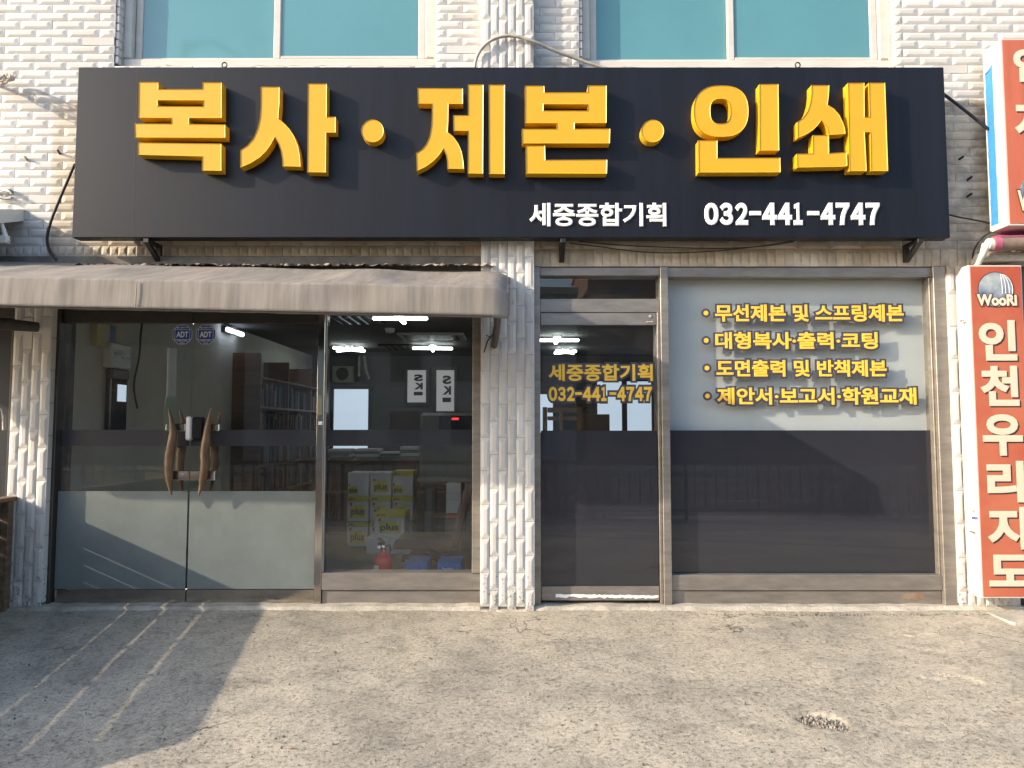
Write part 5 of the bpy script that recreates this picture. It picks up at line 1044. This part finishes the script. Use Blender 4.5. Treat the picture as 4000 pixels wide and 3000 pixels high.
# ------------------------------------------------------------------ the street behind the camera, seen in the glass
random.seed(17); yfz = -6.55; zf_ = yfz*S
for k, (x0, lab) in enumerate(((-8.4, 'left section'), (-5.6, 'left middle section'), (-2.8, 'middle section'), (0.0, 'right middle section'), (2.8, 'right section'), (5.6, 'far right section'))):
    T = thing('guard_fence', lab+' of the dark roadside guard fence', 'fence', (x0, yfz, zf_), 'roadside guard fence sections')
    obj('post', bx(x0, x0+0.06, yfz-0.03, yfz+0.03, zf_-0.02, zf_+1.0, 0.006), 'fence', T); obj('rail', bx(x0+0.061, x0+2.8, yfz-0.015, yfz+0.015, zf_+0.92, zf_+0.96), 'fence', T); obj('rail', bx(x0+0.061, x0+2.8, yfz-0.015, yfz+0.015, zf_+0.14, zf_+0.17), 'fence', T)
    for j in range(1, 16): obj('bar', bx(x0+j*0.172, x0+j*0.172+0.022, yfz-0.008, yfz+0.008, zf_+0.171, zf_+0.919), 'fence', T)
def hedge(x0, x1, n_, lab):
    mb = MB()
    for _ in range(n_):
        x = random.uniform(x0, x1); y = yfz-0.35+random.uniform(-0.16, 0.16); p = Vector((x, y, zf_-0.05)); pts = [p]
        for s_ in range(4): p = p+Vector((random.uniform(-0.09, 0.09), random.uniform(-0.06, 0.06), random.uniform(0.18, 0.27))); pts.append(p)
        mb.tube(pts, [0.010, 0.008, 0.006, 0.004, 0.003], 4, False)
        for s_ in range(7):
            q0 = pts[random.randint(1, 4)]; mb.tube([q0, q0+Vector((random.uniform(-0.14, 0.14), random.uniform(-0.12, 0.12), random.uniform(0.02, 0.16))), q0+Vector((random.uniform(-0.22, 0.22), random.uniform(-0.15, 0.15), random.uniform(0.05, 0.2)))], [0.004, 0.003, 0.002], 3, False)
    return tag(obj('hedge', mb, 'twig'), lab, 'hedge', 'bare roadside hedges')
hedge(-8.2, -4.6, 150, 'bare twig hedge at the far left behind the guard fence'); hedge(-4.6, -0.7, 170, 'bare twig hedge behind the guard fence facing the glass door'); hedge(0.5, 1.8, 70, 'short bare twig hedge behind the guard fence facing the side door'); hedge(4.3, 7.4, 140, 'bare twig hedge at the right behind the guard fence')
LP = thing('lamp_post', 'white street lamp post with green base across the pavement', 'lamp post', (-5.75, -6.85, -0.3)); lx, ly = -5.75, -6.85
obj('lower_pole', MB().tube([(lx, ly, -0.35), (lx, ly, 1.75)], 0.095, 14), 'pole_green', LP); obj('upper_pole', MB().tube([(lx, ly, 1.751), (lx, ly, 8.0)], [0.075, 0.055], 14), 'pole_white', LP); obj('arm', MB().tube([(lx, ly, 7.9), (lx+0.3, ly-0.5, 8.3), (lx+0.5, ly-1.6, 8.45)], 0.04, 10), 'pole_white', LP); obj('lamp_head', bx(lx+0.4, lx+0.7, ly-2.2, ly-1.55, 8.38, 8.5, 0.04), 'pole_white', LP)
random.seed(41)
for i, (x0, x1, yy, h, m_, lab) in enumerate(((-30, -13, -27, 8.5, 'brickfar', 'brick block across the road on the left'), (-12.5, 3, -28, 7.5, 'farwall', 'low rendered block across the road in the middle'), (3.5, 20, -27.5, 9.5, 'brickfar', 'taller brick block across the road on the right'), (21, 38, -28, 8, 'farwall', 'rendered block across the road at the far right'))):
    B = thing('far_building', lab, 'building', ((x0+x1)/2, yy-4, -0.4), 'buildings across the road'); obj('wall', bx(x0, x1, yy-8, yy, -0.5, h, 0.02), m_, B); obj('parapet', bx(x0-0.1, x1+0.1, yy-8.1, yy+0.1, h+0.001, h+0.35), 'concrete', B)
    for r_ in range(int(h//2.9)):
        n_ = int((x1-x0)/2.6)
        for c in range(n_): cx = x0+1.3+c*(x1-x0-1.2)/n_; obj('window', bx(cx-0.2, cx+1.2, yy+0.001, yy+0.05, 0.5+r_*2.9, 2.0+r_*2.9), 'farglass', B)
# ------------------------------------------------------------------ litter and grit on the pavement
random.seed(77); lt = MB()
for _ in range(260):
    p = G(random.uniform(50, 3950), random.uniform(2420, 2990)); r_ = random.choice((0.002, 0.003, 0.003, 0.004, 0.006)); s_ = random.uniform(0.6, 1.6); a_ = random.random()*3
    zt_ = p.z+0.001; pts = [(p.x+r_*s_*math.cos(a_+t)*random.uniform(.7, 1.2), p.y+r_*math.sin(a_+t)*random.uniform(.7, 1.2), zt_-0.004) for t in (0, 1.25, 2.5, 3.8, 5)]
    lt.add(pts+[(x+(p.x-x)*0.3, y+(p.y-y)*0.3, zt_+r_*0.9) for x, y, z in pts], [(0, 1, 6, 5), (1, 2, 7, 6), (2, 3, 8, 7), (3, 4, 9, 8), (4, 0, 5, 9), (5, 6, 7, 8, 9)])
for (px, py), rx, ry, n_ in (((3218, 2812), 0.10, 0.075, 190),):
    c_ = G(px, py)
    for _ in range(n_):
        t = random.random()*6.28; q_ = math.sqrt(random.random()); x, y = c_.x+rx*q_*math.cos(t)*0.9-0.4*ry*q_*math.sin(t), c_.y-0.45*rx*q_*math.cos(t)*0.6+ry*q_*math.sin(t); r_ = random.uniform(0.003, 0.008); z = S*y-(0.018 if px < 3300 else 0.008)
        pts = [(x+r_*math.cos(t+k)*random.uniform(.7, 1.2), y+r_*math.sin(t+k)*random.uniform(.7, 1.2), z-0.01) for k in (0, 1.25, 2.5, 3.8, 5)]
        lt.add(pts+[(a_+(x-a_)*0.35, b_+(y-b_)*0.35, z+r_*random.uniform(0.8, 2.0)) for a_, b_, _z in pts], [(0, 1, 6, 5), (1, 2, 7, 6), (2, 3, 8, 7), (3, 4, 9, 8), (4, 0, 5, 9), (5, 6, 7, 8, 9)])
for _ in range(420):
    x = random.uniform(1.2, 3.55); y = -0.185+random.gauss(0, 0.012); r_ = random.uniform(0.002, 0.006); z = S*y-0.006; t = random.random()*6
    pts = [(x+r_*math.cos(t+k)*random.uniform(.7, 1.3), y+r_*math.sin(t+k)*random.uniform(.7, 1.3), z-0.006) for k in (0, 1.25, 2.5, 3.8, 5)]
    lt.add(pts+[(a_+(x-a_)*0.35, b_+(y-b_)*0.35, z+r_*random.uniform(0.8, 2.2)) for a_, b_, _z in pts], [(0, 1, 6, 5), (1, 2, 7, 6), (2, 3, 8, 7), (3, 4, 9, 8), (4, 0, 5, 9), (5, 6, 7, 8, 9)])
o = obj('grit', lt, mat('grit_stones', (0.42, 0.38, 0.32), 0.85, var=0.85, vscale=60), kind='stuff'); o['label'] = 'scattered grit and crumbs on the concrete pavement'
for i, (px, py, lab) in enumerate(((1140, 2928, 'orange leaf scrap near the bottom left of the pavement'), (2128, 2473, 'tiny tan leaf scrap in front of the centre pillar'), (3290, 2563, 'orange leaf scrap on the right part of the pavement'), (3950, 2792, 'brown leaf scrap at the right edge of the pavement'))):
    p = G(px, py); a_ = i*1.3; L_ = 0.02
    lf = MB().add([(p.x-L_*math.cos(a_), p.y-L_*math.sin(a_), p.z+0.004), (p.x+0.007*math.sin(a_), p.y-0.007*math.cos(a_), p.z+0.007), (p.x+L_*math.cos(a_), p.y+L_*math.sin(a_), p.z+0.009), (p.x-0.007*math.sin(a_), p.y+0.007*math.cos(a_), p.z+0.005)], [(0, 1, 2), (0, 2, 3)])
    tag(obj('leaf', lf, mat('dry_leaf', (0.42, 0.17, 0.04), 0.7)), lab, 'leaf', 'dry leaf scraps')
